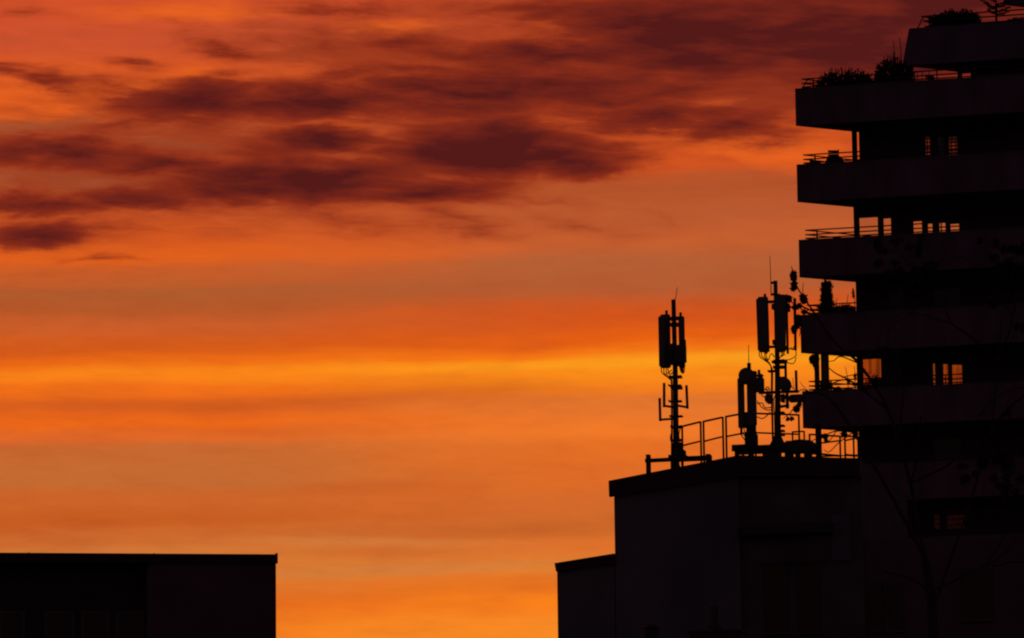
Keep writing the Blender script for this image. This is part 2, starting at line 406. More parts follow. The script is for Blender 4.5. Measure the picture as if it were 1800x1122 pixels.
# bare canes at the shrub
t = Thing('cane_pair', 'two thin bare garden canes rising above the ragged terrace shrub', 'garden canes', TW, (TW.p(1578, 150, .8)[0], .8, W[0][1] + .22))
for pts in ([(1574, 150), (1573, 100), (1570, 72)], [(1584.5, 150), (1584, 95), (1581, 66)]):
    m = t.mb(); m.ptube(pts, .8, 2.2, 5, 1.2, smooth=4); t.part('cane', m, M['bark'])
# little larch on the top terrace
bs = (TW.p(1752, 40, V0 + .9)[0], V0 + .9, cb[2] + .24)
t = Thing('larch_tree', 'small bare larch with level branches in a pot on the uppermost terrace', 'tree', TW, bs)
m = t.mb(); m.tube([bs, TW.p(1751, 20, V0 + .9), TW.p(1750, -18, V0 + .9)], .06, 7, .02); t.part('trunk', m, M['bark'])
m = t.mb()
for (x0, y0, x1, y1) in [(1751, 15, 1722, -3), (1751, 18, 1732, 5), (1751, 8, 1772, 2), (1751, 20, 1775, 13), (1751, 3, 1735, -8), (1751, 24, 1738, 17), (1751, 12, 1766, 9), (1751, 26, 1770, 21)]:
    q = spline([TW.p(x0, y0, V0 + .9), TW.p((x0 + x1) / 2, (y0 + y1) / 2 + 1.5, V0 + .9 + random.uniform(-.2, .2)), TW.p(x1, y1, V0 + .9 + random.uniform(-.3, .3))], 4)
    m.tube(q, .03, 5, .008)
    for p in q[1:]: m.leaves(p, .10, .10, .06, 9, .06)
t.part('crown', m, M['leaf'])
m = t.mb(); m.tube([bs, (bs[0], bs[1], bs[2] + .5)], .22, 12, .3); t.part('pot', m, M['brick'])
# column conifer
bs = (TW.p(1454, 554, .6)[0], .6, W[3][1] + .22)
t = Thing('column_conifer', 'slim dark conifer standing on the balcony among the railings', 'conifer', TW, bs)
m = t.mb()
for i in range(26):
    f = i / 25; y = 557 - 57 * f; r = (.38 - .22 * f ** 1.2 + .025 * math.sin(f * 8)) * random.uniform(.75, 1.2)
    p = TW.p(1454.5 - 1.5 * f + random.uniform(-2.5, 2.5), y, .6); m.leaves(p, r, r, .17, 100, .07, 2.6)
for i in range(10):
    p = TW.p(1454 + random.uniform(-9, 9), random.uniform(503, 535), .6); m.tube([p, (p[0] + random.uniform(-.06, .06), p[1], p[2] + .22)], .012, 4, .004)
t.part('foliage', m, M['leaf'])
m = t.mb(); m.tube([bs, TW.p(1453, 505, .6)], .05, 6, .015); t.part('trunk', m, M['bark'])
m = t.mb(); m.tube([bs, (bs[0], bs[1], bs[2] + .45)], .2, 12, .27); t.part('pot', m, M['brick'])
# twigs and small potted things on the conifer balcony and the one below
def twig(label, k, v, stems, tufts, cat='potted plant', name='potted_twig'):
    x = stems[0][0]; bs = (TW.p(x[0], x[1], v)[0], v, W[k][1] + .22); t = Thing(name, label, cat, TW, bs)
    m = t.mb()
    for st in stems: m.tube(spline([(bs[0], v, bs[2] + .3)] + [TW.p(px, py, v) for px, py in st], 4), .022, 5, .009)
    t.part('stem', m, M['bark'])
    if tufts:
        m = t.mb()
        for px, py, rx, ry in tufts: m.leaves(TW.p(px, py, v), rx * TW.S, .1, ry * TW.S, int(16 + rx * ry * 1.4), .055)
        t.part('foliage', m, M['leaf'])
    m = t.mb(); m.tube([bs, (bs[0], v, bs[2] + .4)], .14, 10, .2); t.part('pot', m, M['brick'])
    return t
twig('bare leaning twig above the low cushion bush', 3, .6, [[(1487, 545), (1489, 532), (1491, 517)], [(1471, 545), (1471, 525)]], [])
twig('tall plant with drooping leaf tips at the wall end of the conifer balcony', 3, 1.2, [[(1503, 545), (1502, 520), (1500, 507)]], [(1499.5, 513, 2.5, 7), (1500, 521, 2, 4)])
twig('small upright plant with a tapering spike beside the railing below', 4, .6, [[(1491, 682), (1489, 660), (1486, 645)]], [(1491, 672, 3, 9)])
twig('spiky plant against the slim post of the lower balcony', 4, .7, [[(1503, 680), (1503, 660), (1502, 643)]], [(1503, 663, 3, 8), (1503, 676, 4, 5)])
# hanging plant
hp = TW.p(1432, 622, .7)
t = Thing('hanging_plant', 'ball of trailing leaves hanging under the balcony beside two posts', 'hanging plant', TW, (hp[0], .7, W[3][1]))
m = t.mb(); m.leaves(TW.p(1431, 632, .7), .2, .18, .22, 420, .07); m.leaves(TW.p(1434, 643, .7), .12, .1, .14, 120, .06); t.part('foliage', m, M['leaf'])
m = t.mb(); m.tube([(hp[0], .7, W[3][1]), TW.p(1432, 634, .7)], .01, 5); t.part('cord', m, M['rubber'])
# slatted chair, round table top and a low stool on the first balcony
fl = W[1][1] + .22; x, y = 1465, 275; c = TW.p(x, 275, .75)
t = Thing('garden_chair', 'slatted garden chair whose backrest shows above the round table', 'chair', TW, (c[0], 1.0, fl))
s_ = TW.S; topz = TW.p(x, 263, 1.0)[2]; seat = fl + .62 * (topz - fl)
hw = 9.3 * s_
m = t.mb(); m.box(c[0] - hw, c[0] + hw, .8, 1.25, seat - .04, seat); t.part('seat', m, M['wood'])
m = t.mb(); u_ = TW.p(x, 268, 1.0)[0]
m.ppoly([(1455.5, 263.5), (1458, 264.3), (1472, 264.3), (1474.5, 262.5), (1474.5, 268), (1455.5, 268)], .78, .82)
m.pbox(1455.5, 271.5, 1474.5, 274, .78, .82)
for j in range(6): m.pbox(1456.2 + j * 3.3, 267.9, 1457.8 + j * 3.3, 271.6, .785, .815)
t.part('backrest', m, M['wood'])
for su in (-1, 1):
    for v in (.80, 1.22):
        m = t.mb(); m.box(u_ + su * (hw - .03) - .025, u_ + su * (hw - .03) + .025, v - .022, v + .022, fl, TW.p(x, 273, .8)[2] if v < 1 else seat - .04); t.part('leg', m, M['wood'])
bs = (TW.p(1467, 290, .45)[0], .45, fl)
t = Thing('round_table', 'round table top tipped upright against the first balcony railing', 'table', TW, bs)
m = t.mb(); cc = TW.p(1467, 288, .45); r = 17.5 * s_; n = 32
m.face_prism([(cc[0] + r * math.cos(2 * math.pi * i / n), cc[2] + r * .92 * math.sin(2 * math.pi * i / n)) for i in range(n)], .43, .47)
t.part('table_top', m, M['wood'])
for su in (-1, 1):
    m = t.mb(); m.bar((cc[0] + su * .28, .5, fl), (cc[0] + su * .1, .5, cc[2] + .1), .04, .03); t.part('leg', m, M['darksteel'])
bs = (TW.p(1430, 290, .5)[0], .5, fl)
t = Thing('deck_chair', 'low folded deck chair near the left corner of the first balcony', 'chair', TW, bs)
m = t.mb(); m.ppoly([(1423, 280), (1427, 281), (1440, 283.5), (1440, 287.5), (1423, 287.5)], .4, .8); t.part('seat', m, M['wood'])
for px in (1425, 1438):
    for v in (.44, .72):
        m = t.mb(); q = TW.p(px, 287, v); m.box(q[0] - .02, q[0] + .02, v, v + .04, fl, q[2] + .02); t.part('leg', m, M['darksteel'])
# parasol-like folded frame and clutter on the top balcony under the set-back storey
t = Thing('clothes_rack', 'folding clothes rack in the gap under the set-back storey', 'clothes rack', TW, (TW.p(1645, 140, 2.2)[0], 2.2, W[0][1] + .22))
for pts in ([(1608, 136), (1622, 126)], [(1622, 137), (1612, 127)]):
    m = t.mb(); q = [TW.p(a, b, 2.2) for a, b in pts]; q0 = q[0]; q[0] = (q0[0], 2.2, W[0][1] + .22); m.tube(q, .016, 5); t.part('leg', m, M['darksteel'])
m = t.mb(); m.ptube([(1606, 126.3), (1662, 122.2)], 2.2, 1.6, 5); m.ptube([(1633, 124), (1633, 140)], 2.2, 1.6, 5); t.part('rail', m, M['darksteel'])
bush('balcony_bush', 'little pot plant in the gap under the set-back storey', 1630, 129, 1641, 140, 0, 2.0, 160, .06, lumps=2)

# ================================================================== antenna building
AB = Plane(1079, 845, 140, 14)
ab = Thing('antenna_building', 'dark plastered building with stepped sloping roof that carries the antenna masts', 'building', AB, (4, 4, 0))
def dn(pts, v=0):
    q = [AB.p(x, y, v) for x, y in pts]; f = [(a[0], a[2]) for a in q]
    return f + [(f[-1][0], 0), (f[0][0], 0)]
TOP = [(1079, 846), (1297, 804.5), (1512, 808.5)]
m = ab.mb(); m.face_prism(dn(TOP[:2]), 0, 9); ab.part('wall', m, M['plaster'])
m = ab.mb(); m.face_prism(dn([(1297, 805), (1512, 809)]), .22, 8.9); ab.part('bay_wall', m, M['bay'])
m = ab.mb(); m.face_prism(dn([(979, 994), (1079.2, 977)]), .004, 8.8); ab.part('side_wing', m, M['plaster'])
m = ab.mb(); m.ppoly([(1069.5, 845.3), (1297, 800.5), (1512, 805.5), (1512, 836), (1300, 837), (1070.5, 873)], -.2, -.004); ab.part('roof_fascia', m, M['fascia'])
m = ab.mb(); m.ppoly([(974.5, 990), (1079.5, 973), (1079.5, 990.5), (977, 1004.5)], -.15, -.002); ab.part('roof_fascia', m, M['fascia'])
r0, r1, r2 = AB.p(1070, 846, 0), AB.p(1297, 801.5, 0), AB.p(1512, 806.5, 0)
m = ab.mb(); m.face_prism([(r0[0] + .02, r0[2] - .01), (r1[0], r1[2] - .01), (r2[0] - .02, r2[2] - .01), (r2[0] - .02, r2[2] - .3), (r1[0], r1[2] - .3), (r0[0] + .02, r0[2] - .3)], 0.002, 9.2); ab.part('roof', m, M['roof'])
def roof_w(u):
    if u < r1[0]: return r0[2] + (r1[2] - r0[2]) * (u - r0[0]) / (r1[0] - r0[0]) - .012
    return r1[2] + (r2[2] - r1[2]) * (u - r1[0]) / (r2[0] - r1[0]) - .012
# east part with windows
m = ab.mb(); m.face_prism(dn([(1462, 952), (1900, 944)], .3), .3, 8.7); ab.part('rear_wing', m, M['plaster2'])
m = ab.mb(); m.pbox(1303, 920, 1461, 938, -.3, .21); ab.part('canopy', m, M['soffit'])
m = ab.mb(); m.pbox(1461.5, 905, 1495, 985, .1, .29); ab.part('pier', m, M['plaster'])
def ab_window(x0, y0, x1, y1, v, sash=True):
    m = ab.mb(); a, b, c, d = m.rect(x0, y0, x1, y1, v); f = .05
    m.box(a, a + f, v - .06, v - .002, c, d); m.box(b - f, b, v - .06, v - .002, c, d); m.box(a + f, b - f, v - .06, v - .002, c, c + f); m.box(a + f, b - f, v - .06, v - .002, d - f, d)
    m.box(a + f, b - f, v - .05, v - .012, (c + d) / 2 - .02, (c + d) / 2 + .02)
    fr = ab.part('window', m, M['soffit'])
    m = ab.mb(); m.box(a + f, b - f, v - .03, v - .02, c + f, d - f); ab.part('pane', m, M['dark_glass'], fr)
    m = ab.mb(); m.box(a - .06, b + .06, v - .12, v - .004, c - .06, c - .004); ab.part('sill', m, M['concrete'], fr)
for q in ((1344, 994, 1386, 1113), (1402, 994, 1441, 1113)): ab_window(*q, .22)
for q in ((1527, 1025, 1553, 1109), (1562, 1025, 1588, 1109), (1690, 1000, 1745, 1090)): ab_window(*q, .3)
m = ab.mb(); m.pbox(1334, 985, 1452, 990, .1, .218); ab.part('lintel', m, M['soffit'])

# ------------------------------------------------------------------ roof railing panels (each frame bolted down by itself)
VR = 1.0
def rail_panel(label, xa, xb, ta, tb, ma, mb_, va=VR, vb=VR, w=3.2, low=None):
    """one frame: posts at xa and xb, top rail from ta to tb, middle rail from ma to mb_ (px y)"""
    A, B = AB.p(xa, ta, va), AB.p(xb, tb, vb); bs = ((A[0] + B[0]) / 2, (va + vb) / 2, roof_w((A[0] + B[0]) / 2))
    t = Thing('railing_panel', label, 'railing', AB, bs, 'steel railing frames round the roof edge')
    k = w * AB.S
    for P in (A, B):
        m = t.mb(); m.box(P[0] - k / 2, P[0] + k / 2, P[1] - .025, P[1] + .025, roof_w(P[0]), P[2] + k * .4); t.part('post', m, M['darksteel'])
    m = t.mb(); m.bar((A[0] + k / 2, A[1], A[2]), (B[0] - k / 2, B[1], B[2]), k, .05); t.part('top_rail', m, M['darksteel'])
    C, D = AB.p(xa, ma, va), AB.p(xb, mb_, vb)
    m = t.mb(); m.bar((C[0] + k / 2, C[1], C[2]), (D[0] - k / 2, D[1], D[2]), k * .85, .045); t.part('middle_rail', m, M['darksteel'])
    if low:
        C, D = AB.p(xa, low[0], va), AB.p(xb, low[1], vb); m = t.mb(); m.bar((C[0] + k / 2, C[1], C[2]), (D[0] - k / 2, D[1], D[2]), k * 1.3, .05); t.part('toe_board', m, M['darksteel'])
rail_panel('first railing frame, right beside the left antenna mast', 1199, 1231.5, 749.5, 742, 783.5, 776)
rail_panel('second railing frame, between the left mast frame and the dome antenna frame', 1236.5, 1270.5, 741, 734, 776, 768)
rail_panel('railing frame that runs behind the tall slim dome antenna', 1276, 1322, 732.5, 724.5, 767.5, 759)
rail_panel('railing frame behind the tall mast, level and half hidden by equipment', 1327, 1404, 727, 729.5, 761, 763.5, 2.6, 2.6)
rail_panel('low narrow railing frame in front of the tower corner', 1393, 1413.5, 759.5, 758.5, 775, 774, 2.3, 2.3, 2.6)
rail_panel('railing frame left of the thick post under the lowest balcony', 1423, 1476.5, 764, 767, 781.5, 775, 2.4, 2.4, 3, (797, 801.5))
rail_panel('railing frame at the tower wall, under the lowest balcony', 1485, 1508, 767, 768, 774.5, 770, 2.0, 2.0, 3, (800, 801.5))
q = AB.p(1500, 757, 2.2)
t = Thing('roof_post', 'slim lone post between railing frames near the tower wall', 'post', AB, (q[0], 2.2, roof_w(q[0])))
m = t.mb(); m.box(q[0] - .025, q[0] + .025, 2.17, 2.23, roof_w(q[0]), AB.p(1500, 752, 2.2)[2]); t.part('shaft', m, M['darksteel'])
m = t.mb(); m.box(q[0] - .09, q[0] + .09, 2.11, 2.29, roof_w(q[0]) + .001, roof_w(q[0]) + .03); t.part('base_plate', m, M['darksteel'])
q = AB.p(1438.5, 757, 1.6)
t = Thing('roof_post', 'thick dark post on the roof under the lowest balcony', 'post', AB, (q[0], 1.6, roof_w(q[0])))
m = t.mb(); m.box(q[0] - .085, q[0] + .085, 1.52, 1.68, roof_w(q[0]), AB.p(1438, 745, 1.6)[2]); t.part('shaft', m, M['darksteel'])
m = t.mb(); m.box(q[0] - .16, q[0] + .16, 1.44, 1.76, roof_w(q[0]) + .001, roof_w(q[0]) + .04); t.part('base_plate', m, M['darksteel'])

# ================================================================== left antenna mast
VM = .8
def mast_tube(t, name, pts, wpx, v, mt='steel', n=12, w2=None):
    m = t.mb(); m.ptube(pts, v, wpx, n, w2); return t.part(name, m, M[mt], smooth=True)
def cables(t, lst, v, w=2.0):
    for pts in lst:
        m = t.mb(); m.ptube(pts, v, w, 6, smooth=5); t.part('cable', m, M['rubber'])
b0 = AB.p(1189, 820, VM)
t = Thing('antenna_mast', 'left antenna mast with paired panels above U-shaped dipole arms', 'antenna mast', AB, (b0[0], VM, roof_w(b0[0])))
pole_b = (b0[0], VM, roof_w(b0[0]))
m = t.mb(); m.tube([pole_b, AB.p(1188.2, 775, VM), AB.p(1187, 655, VM), AB.p(1183.8, 527, VM)], 6 * AB.S, 14, 4 * AB.S); pole = t.part('pole', m, M['steel'], smooth=True)
m = t.mb(); m.ptube([(1184.8, 535), (1188, 522), (1190.5, 505.5)], VM - .05, 1.7, 6, 1.1); t.part('lightning_rod', m, M['darksteel'])
def pan(x0, y0, x1, y1, v, d, pipe=None, caps=True):
    m = t.mb(); m.panel(x0, y0, x1, y1, v, v + d); o = t.part('panel_antenna', m, M['radome'])
    if pipe:
        m = t.mb(); m.ptube([(pipe[0], pipe[1]), (pipe[2], pipe[3])], v + d + .06, pipe[4], 8); t.part('mounting_pipe', m, M['steel'], o, True)
    return o
pan(1157.2, 556, 1168.6, 644, VM - .25, .14)
pan(1160.5, 552.5, 1177.5, 646.5, VM + .02, .15, (1171.5, 546, 1173.5, 646, 5))
pan(1192.5, 556, 1202.6, 646, VM - .1, .16, (1196.2, 549.5, 1198, 650, 5))
for q in ((1174, 604, 1184, 622, VM - .16, VM + .3), (1186, 606, 1203.4, 636, VM - .3, VM + .0), (1188, 617, 1201, 642, VM + .02, VM + .3), (1175, 622, 1182, 640, VM - .1, VM + .2), (1193, 596, 1203, 612, VM - .14, VM + .12)):
    m = t.mb(); m.pbox(*q)
    for j in range(4):
        a, b, c, d = m.rect(*q[:4], q[4]); e = a + (b - a) * (j + .5) / 4; m.box(e - .006, e + .006, q[4] - .03, q[4] - .001, c + .02, d - .02)
    t.part('radio_unit', m, M['radome'])
for (x0, y0, x1, y1) in ((1176, 556.5, 1193, 561.5), (1177.5, 567, 1190.5, 573), (1176, 634, 1193, 640)):
    m = t.mb(); m.pbox(x0, y0, x1, y1, VM - .12, VM + .14); t.part('bracket', m, M['steel'])
for (x0, x1, y, h) in ((1177.5, 1196.5, 662, 4), (1175.5, 1196, 677.5, 2.4), (1180, 1197, 681, 5), (1176, 1196.5, 705, 2.4), (1177.5, 1198, 731.5, 2.4), (1179.5, 1198, 750, 4), (1179.5, 1197, 773.5, 3)):
    m = t.mb(); m.pbox(x0, y - h / 2, x1, y + h / 2, VM - .13, VM + .13); m.ptube([(x0 - 1, y), (x0 + 1.5, y)], VM, h + 1.4, 6); m.ptube([(x1 - 1.5, y), (x1 + 1, y)], VM, h + 1.4, 6)
    t.part('clamp', m, M['steel'])
for pts, w_ in (([(1167.4, 673.5), (1167.4, 713.6), (1184, 716)], 5), ([(1206.6, 677.5), (1208.4, 716.2), (1192, 713.4)], 4.9), ([(1159.6, 700), (1160.6, 738), (1184, 736.3)], 4.9)):
    m = t.mb(); (xa, ya), (xb, yb), (xc, yc) = pts
    m.ptube([(xa, ya), (xb, yb + 2.4)], VM - .1, w_, 10); m.ptube([(xb, yb), (xc, yc)], VM - .1, 4.4, 10); t.part('dipole_antenna', m, M['radome'], smooth=False)
cables(t, [[(1162, 645), (1163.5, 655), (1170, 661), (1177, 667), (1180, 680), (1180, 800)],
           [(1167, 646), (1167.5, 656), (1174, 661), (1179, 667), (1181.5, 680), (1181.5, 800)],
           [(1171, 646), (1172, 657), (1177, 654), (1181, 650)], [(1174, 647), (1176, 657), (1182, 656), (1184, 648)],
           [(1196, 646), (1197.5, 655), (1194, 644), (1190, 640)], [(1199, 646), (1201.5, 656), (1203, 648), (1202, 636)],
           [(1201, 646), (1200, 657), (1198, 650)],
           [(1180.5, 760), (1178.4, 768), (1179, 775), (1182, 780)], [(1196, 752), (1193.5, 765), (1196, 785), (1195, 795)]], VM - .16)
m = t.mb(); m.pbox(1179.5, 790, 1200.5, 808, VM - .25, VM + .25); m.pbox(1174.5, 799, 1204, 807, VM - .3, VM + .3); m.pbox(1182, 778, 1197, 791, VM - .18, VM + .18); t.part('base_plate', m, M['darksteel'])
# beams that carry the mast
bb = AB.p(1190, 812, VM)
t = Thing('steel_beam', 'horizontal steel beam on stub legs under the left antenna mast', 'steel beam', AB, (bb[0], VM, roof_w(bb[0])))
m = t.mb(); m.pbar(1134.5, 810.3, 1180, 808, VM, 6.5, .14); m.pbar(1180, 808, 1251, 805, VM, 9, .14); t.part('girder', m, M['darksteel'])
for x0, y0, x1 in ((1136.3, 799.5, 1142.6), (1179.5, 806, 1187), (1241.5, 798.5, 1248.5)):
    m = t.mb(); a, b, c, d = m.rect(x0, y0, x1, 830, VM - .02); m.box(a, b, VM - .1, VM + .12, roof_w((a + b) / 2), d); t.part('leg', m, M['darksteel'])
m = t.mb(); m.pbar(1190, 808, 1195.5, 822, VM, 2, .05); m.pbar(1198, 806, 1199.5, 822, VM, 3, .05); t.part('brace', m, M['darksteel'])
m = t.mb(); m.pbox(1134, 806.5, 1137.5, 812.5, VM - .06, VM + .06); t.part('end_cap', m, M['darksteel'])

# ================================================================== dome antenna
VD = .9
b0 = AB.p(1319, 785, VD)
t = Thing('antenna_mast', 'short antenna mast with round dome dish beside two tall panels', 'antenna mast', AB, (b0[0], VD, roof_w(b0[0])))
m = t.mb(); m.tube([(b0[0], VD, roof_w(b0[0])), AB.p(1318.5, 745, VD), AB.p(1316.5, 638.5, VD)], 4.2 * AB.S, 12, 3.5 * AB.S); t.part('pole', m, M['steel'], smooth=True)
m = t.mb(); m.ptube([(1316.3, 642), (1315.8, 606.5)], VD, 1.7, 6, 1.1); t.part('lightning_rod', m, M['darksteel'])
m = t.mb(); c = AB.p(1311.5, 660, VD - .35); r = 14 * AB.S
n = 28
for i, (rr, vv) in enumerate(((1.0, 0), (1.0, .16))): pass
m.face_prism([(c[0] + r * math.cos(2 * math.pi * i / n), c[2] + r * math.sin(2 * math.pi * i / n)) for i in range(n)], VD - .36, VD - .16)
m.face_prism([(c[0] + r * .8 * math.cos(2 * math.pi * i / n), c[2] + r * .8 * math.sin(2 * math.pi * i / n)) for i in range(n)], VD - .40, VD - .361)
m.pbox(1298.5, 660, 1325, 675, VD - .34, VD - .17)
t.part('dish_antenna', m, M['radome'])
pan(1296.3, 664.5, 1307.8, 752, VD - .12, .16, (1301, 655, 1303, 765, 4))
pan(1312.5, 673, 1328.5, 748, VD - .22, .2)
m = t.mb(); m.pbox(1305, 726, 1312, 752, VD + .05, VD + .2); t.part('radio_unit', m, M['radome'])
for q in ((1319, 652, 1328, 664, VD - .1, VD + .15), (1320, 664, 1340.5, 688, VD - .05, VD + .25), (1326, 676, 1338, 689, VD - .1, VD)):
    m = t.mb(); m.pbox(*q); t.part('radio_unit', m, M['radome'])
m = t.mb(); m.ptube([(1334, 650.5), (1335.5, 688)], VD + .3, 5.2, 8); m.pbox(1327, 658.5, 1340, 661.5, VD + .2, VD + .35); m.ptube([(1338, 660.3), (1343.5, 661)], VD + .27, 2.6, 6, .8)
m.pbox(1331.5, 657, 1338.5, 663.5, VD + .18, VD + .4); t.part('whip_antenna', m, M['steel'])
m = t.mb(); m.pbox(1309, 762, 1328.5, 796, VD - .2, VD + .2); m.pbox(1311.5, 745, 1316, 763, VD - .1, VD + .1); m.pbox(1320.5, 746, 1326.5, 763, VD - .1, VD + .1); m.ptube([(1328, 758), (1329.5, 770)], VD - .1, 4, 6); t.part('base_frame', m, M['darksteel'])
cables(t, [[(1302, 752), (1303, 764), (1308, 772), (1311, 776)], [(1304.5, 752), (1305, 760), (1310, 768)], [(1307, 752), (1309, 758), (1312, 762)], [(1309.5, 750), (1311, 745), (1313, 756)],
           [(1326.5, 745), (1328.5, 755), (1327, 765)], [(1338, 692), (1341, 697), (1346, 697), (1350, 691)], [(1331, 705), (1338, 715), (1348, 721), (1357, 720)], [(1331, 710), (1340, 709), (1345, 717), (1357, 716)],
           [(1331, 733), (1340, 736), (1348, 731), (1354, 724)]], VD - .05, 1.9)

# ================================================================== tall mast
VT = 1.1
b0 = AB.p(1367.5, 785, VT)
t = Thing('antenna_mast', 'tall crowded antenna mast with whip rod, wide panels and cross arms near the balconies', 'antenna mast', AB, (b0[0], VT, roof_w(b0[0])))
m = t.mb(); m.tube([(b0[0], VT, roof_w(b0[0])), AB.p(1367.3, 740, VT), AB.p(1366.3, 630, VT), AB.p(1363, 494, VT)], 6.4 * AB.S, 14, 3.6 * AB.S); t.part('pole', m, M['steel'], smooth=True)
m = t.mb(); m.ptube([(1355.6, 520), (1355, 500), (1353.3, 451)], VT, 1.9, 6, 1.2); m.pbox(1354.5, 495, 1361, 498.5, VT - .05, VT + .05); m.pbox(1355, 515.5, 1362, 519, VT - .05, VT + .05); t.part('lightning_rod', m, M['darksteel'])
def lean_pan(xt0, xt1, yt, xb0, xb1, yb, v, d, name='panel_antenna', mt='radome'):
    """a radome whose foot is shifted a little from its head"""
    m = t.mb()
    A, B, C, D = AB.p(xt0, yt, v), AB.p(xt1, yt, v), AB.p(xb1, yb, v), AB.p(xb0, yb, v)
    e = min(B[0] - A[0], d) * .22
    rings = []
    for (L_, R_, w_, k) in ((D, C, D[2], .9), (D, C, D[2] + .04, 1), (A, B, A[2] - .04, 1), (A, B, A[2], .9)):
        mu, hw_ = (L_[0] + R_[0]) / 2, (R_[0] - L_[0]) / 2 * k; mv, hv = v + d / 2, d / 2 * k
        rings.append([(mu + su * hw_ * 1 - su * e * a_, mv + sv * hv - sv * e * b_, w_) for su, sv, a_, b_ in ((-1, -1, 1, 0), (1, -1, 1, 0), (1, -1, 0, 1), (1, 1, 0, 1), (1, 1, 1, 0), (-1, 1, 1, 0), (-1, 1, 0, 1), (-1, -1, 0, 1))])
    vs = sum(rings, []); fs = [list(range(8))[::-1], list(range(24, 32))] + [(8 * i + j, 8 * i + (j + 1) % 8, 8 * i + 8 + (j + 1) % 8, 8 * i + 8 + j) for i in range(3) for j in range(8)]
    m.add(vs, fs); return t.part(name, m, M[mt])
o = lean_pan(1331, 1348.5, 522, 1333.5, 1351.3, 618.5, VT - .2, .22)
m = t.mb(); m.ptube([(1344.5, 517), (1347, 622)], VT + .1, 5, 8); t.part('mounting_pipe', m, M['steel'], o, True)
lean_pan(1328.5, 1336, 525.5, 1331.5, 1338, 616, VT - .05, .14)
o = lean_pan(1361, 1378, 522, 1363, 1379.8, 618, VT - .45, .22)
o = lean_pan(1370, 1379.5, 518, 1371, 1380, 612, VT - .2, .2)
m = t.mb(); m.ptube([(1382.3, 518), (1384.8, 622)], VT + .05, 4.6, 8); t.part('mounting_pipe', m, M['steel'], o, True)
lean_pan(1394, 1398.8, 524, 1395.8, 1400, 616, VT - .1, .1)
for q in ((1349, 528, 1361, 531.5), (1351, 607.5, 1363, 610.5), (1356, 534, 1366, 543), (1357.5, 597, 1366, 605), (1361, 516.5, 1371, 526), (1366, 523, 1382, 537), (1377, 534, 1387, 547), (1373, 527, 1378, 545), (1378, 608, 1383, 614), (1378, 524, 1390, 528)):
    m = t.mb(); m.pbox(*q, VT - .1, VT + .12); t.part('bracket', m, M['steel'])
m = t.mb(); m.ptube([(1384, 536), (1392, 541), (1397, 546)], VT, 3, 6); m.ptube([(1386, 614), (1391, 613), (1398, 615)], VT, 2.4, 6); t.part('side_arm', m, M['steel'])
for q in ((1359, 632, 1378, 638), (1356, 633.5, 1382, 637), (1358.5, 642.5, 1377, 647), (1349, 650.4, 1363, 653)):
    m = t.mb(); m.pbox(*q, VT - .13, VT + .13); t.part('clamp', m, M['steel'])
m = t.mb(); m.pbar(1334, 690.8, 1404, 688.3, VT - .12, 4.6, .08); t.part('cross_arm', m, M['steel'])
m = t.mb(); m.pbar(1372, 715, 1387, 713, VT - .12, 4.6, .08); m.pbox(1381, 690, 1386, 718, VT - .16, VT - .08); t.part('cross_arm', m, M['steel'])
for x0, y0, x1, y1 in ((1380.7, 638, 1381.8, 690), (1399.2, 651.5, 1400.2, 690)):
    m = t.mb(); m.ptube([(x0, y0), (x1, y1)], VT - .05, 5, 10); t.part('omni_antenna', m, M['radome'])
def drum(cx, cy, rx, ry, v, d, label=None):
    m = t.mb(); c = AB.p(cx, cy, v); n = 24; s_ = AB.S
    m.face_prism([(c[0] + rx * s_ * math.cos(2 * math.pi * i / n), c[2] + ry * s_ * math.sin(2 * math.pi * i / n)) for i in range(n)], v, v + d)
    m.face_prism([(c[0] + .7 * rx * s_ * math.cos(2 * math.pi * i / n), c[2] + .7 * ry * s_ * math.sin(2 * math.pi * i / n)) for i in range(n)], v - .05, v - .001)
    return t.part('dish_antenna', m, M['radome'])
drum(1378.5, 675.5, 10.5, 13, VT - .4, .26)
drum(1350.5, 700.5, 7, 9, VT - .3, .2)
m = t.mb(); c = AB.p(1391, 701, VT - .1); m.tube([c, AB.p(1412, 700, VT + .3)], 7.5 * AB.S, 16); t.part('dish_antenna', m, M['radome'])
m = t.mb(); m.pbox(1370, 662, 1380, 672, VT - .2, VT + .2); t.part('radio_unit', m, M['radome'])
m = t.mb(); m.pbox(1372, 693, 1377, 706, VT - .1, VT + .2); t.part('radio_unit', m, M['radome'])
cables(t, [[(1334.5, 618), (1335.5, 627), (1343, 633), (1352, 640), (1355.5, 650), (1355.6, 690), (1356.4, 730), (1357.5, 775)],
           [(1338, 618), (1339, 626), (1345, 632), (1353.5, 641), (1357, 652), (1357, 690), (1357.6, 730), (1358.5, 775)],
           [(1344, 620), (1344.5, 628), (1349, 634), (1355, 643), (1358.3, 655), (1358, 690), (1358.6, 730), (1359.5, 775)],
           [(1347, 620), (1347, 627), (1351, 633), (1353, 626), (1357, 622), (1361, 628)],
           [(1371, 618), (1375, 624), (1371, 629), (1369, 632)], [(1374, 618), (1377, 623), (1374, 627), (1369, 629)], [(1377, 618), (1379, 624), (1372, 625)],
           [(1399, 616), (1399, 625), (1393, 630), (1384, 633), (1375, 632)], [(1399.5, 628), (1396, 638), (1388, 639), (1378, 634)],
           [(1390, 610), (1393, 615), (1396, 609), (1399, 613)],
           [(1394, 684), (1390, 676), (1385, 668)], [(1362, 696), (1360, 705), (1361, 730), (1362, 770)], [(1373, 697), (1378, 693), (1381, 700), (1376, 706)],
           [(1344, 686), (1349, 680), (1353, 686), (1346, 684), (1352, 690)]], VT - .2, 1.8)
for y in (725, 748, 757, 764):
    m = t.mb(); m.pbox(1361, y - 1.5, 1377.5, y + 1.5, VT - .13, VT + .13); t.part('clamp', m, M['steel'])
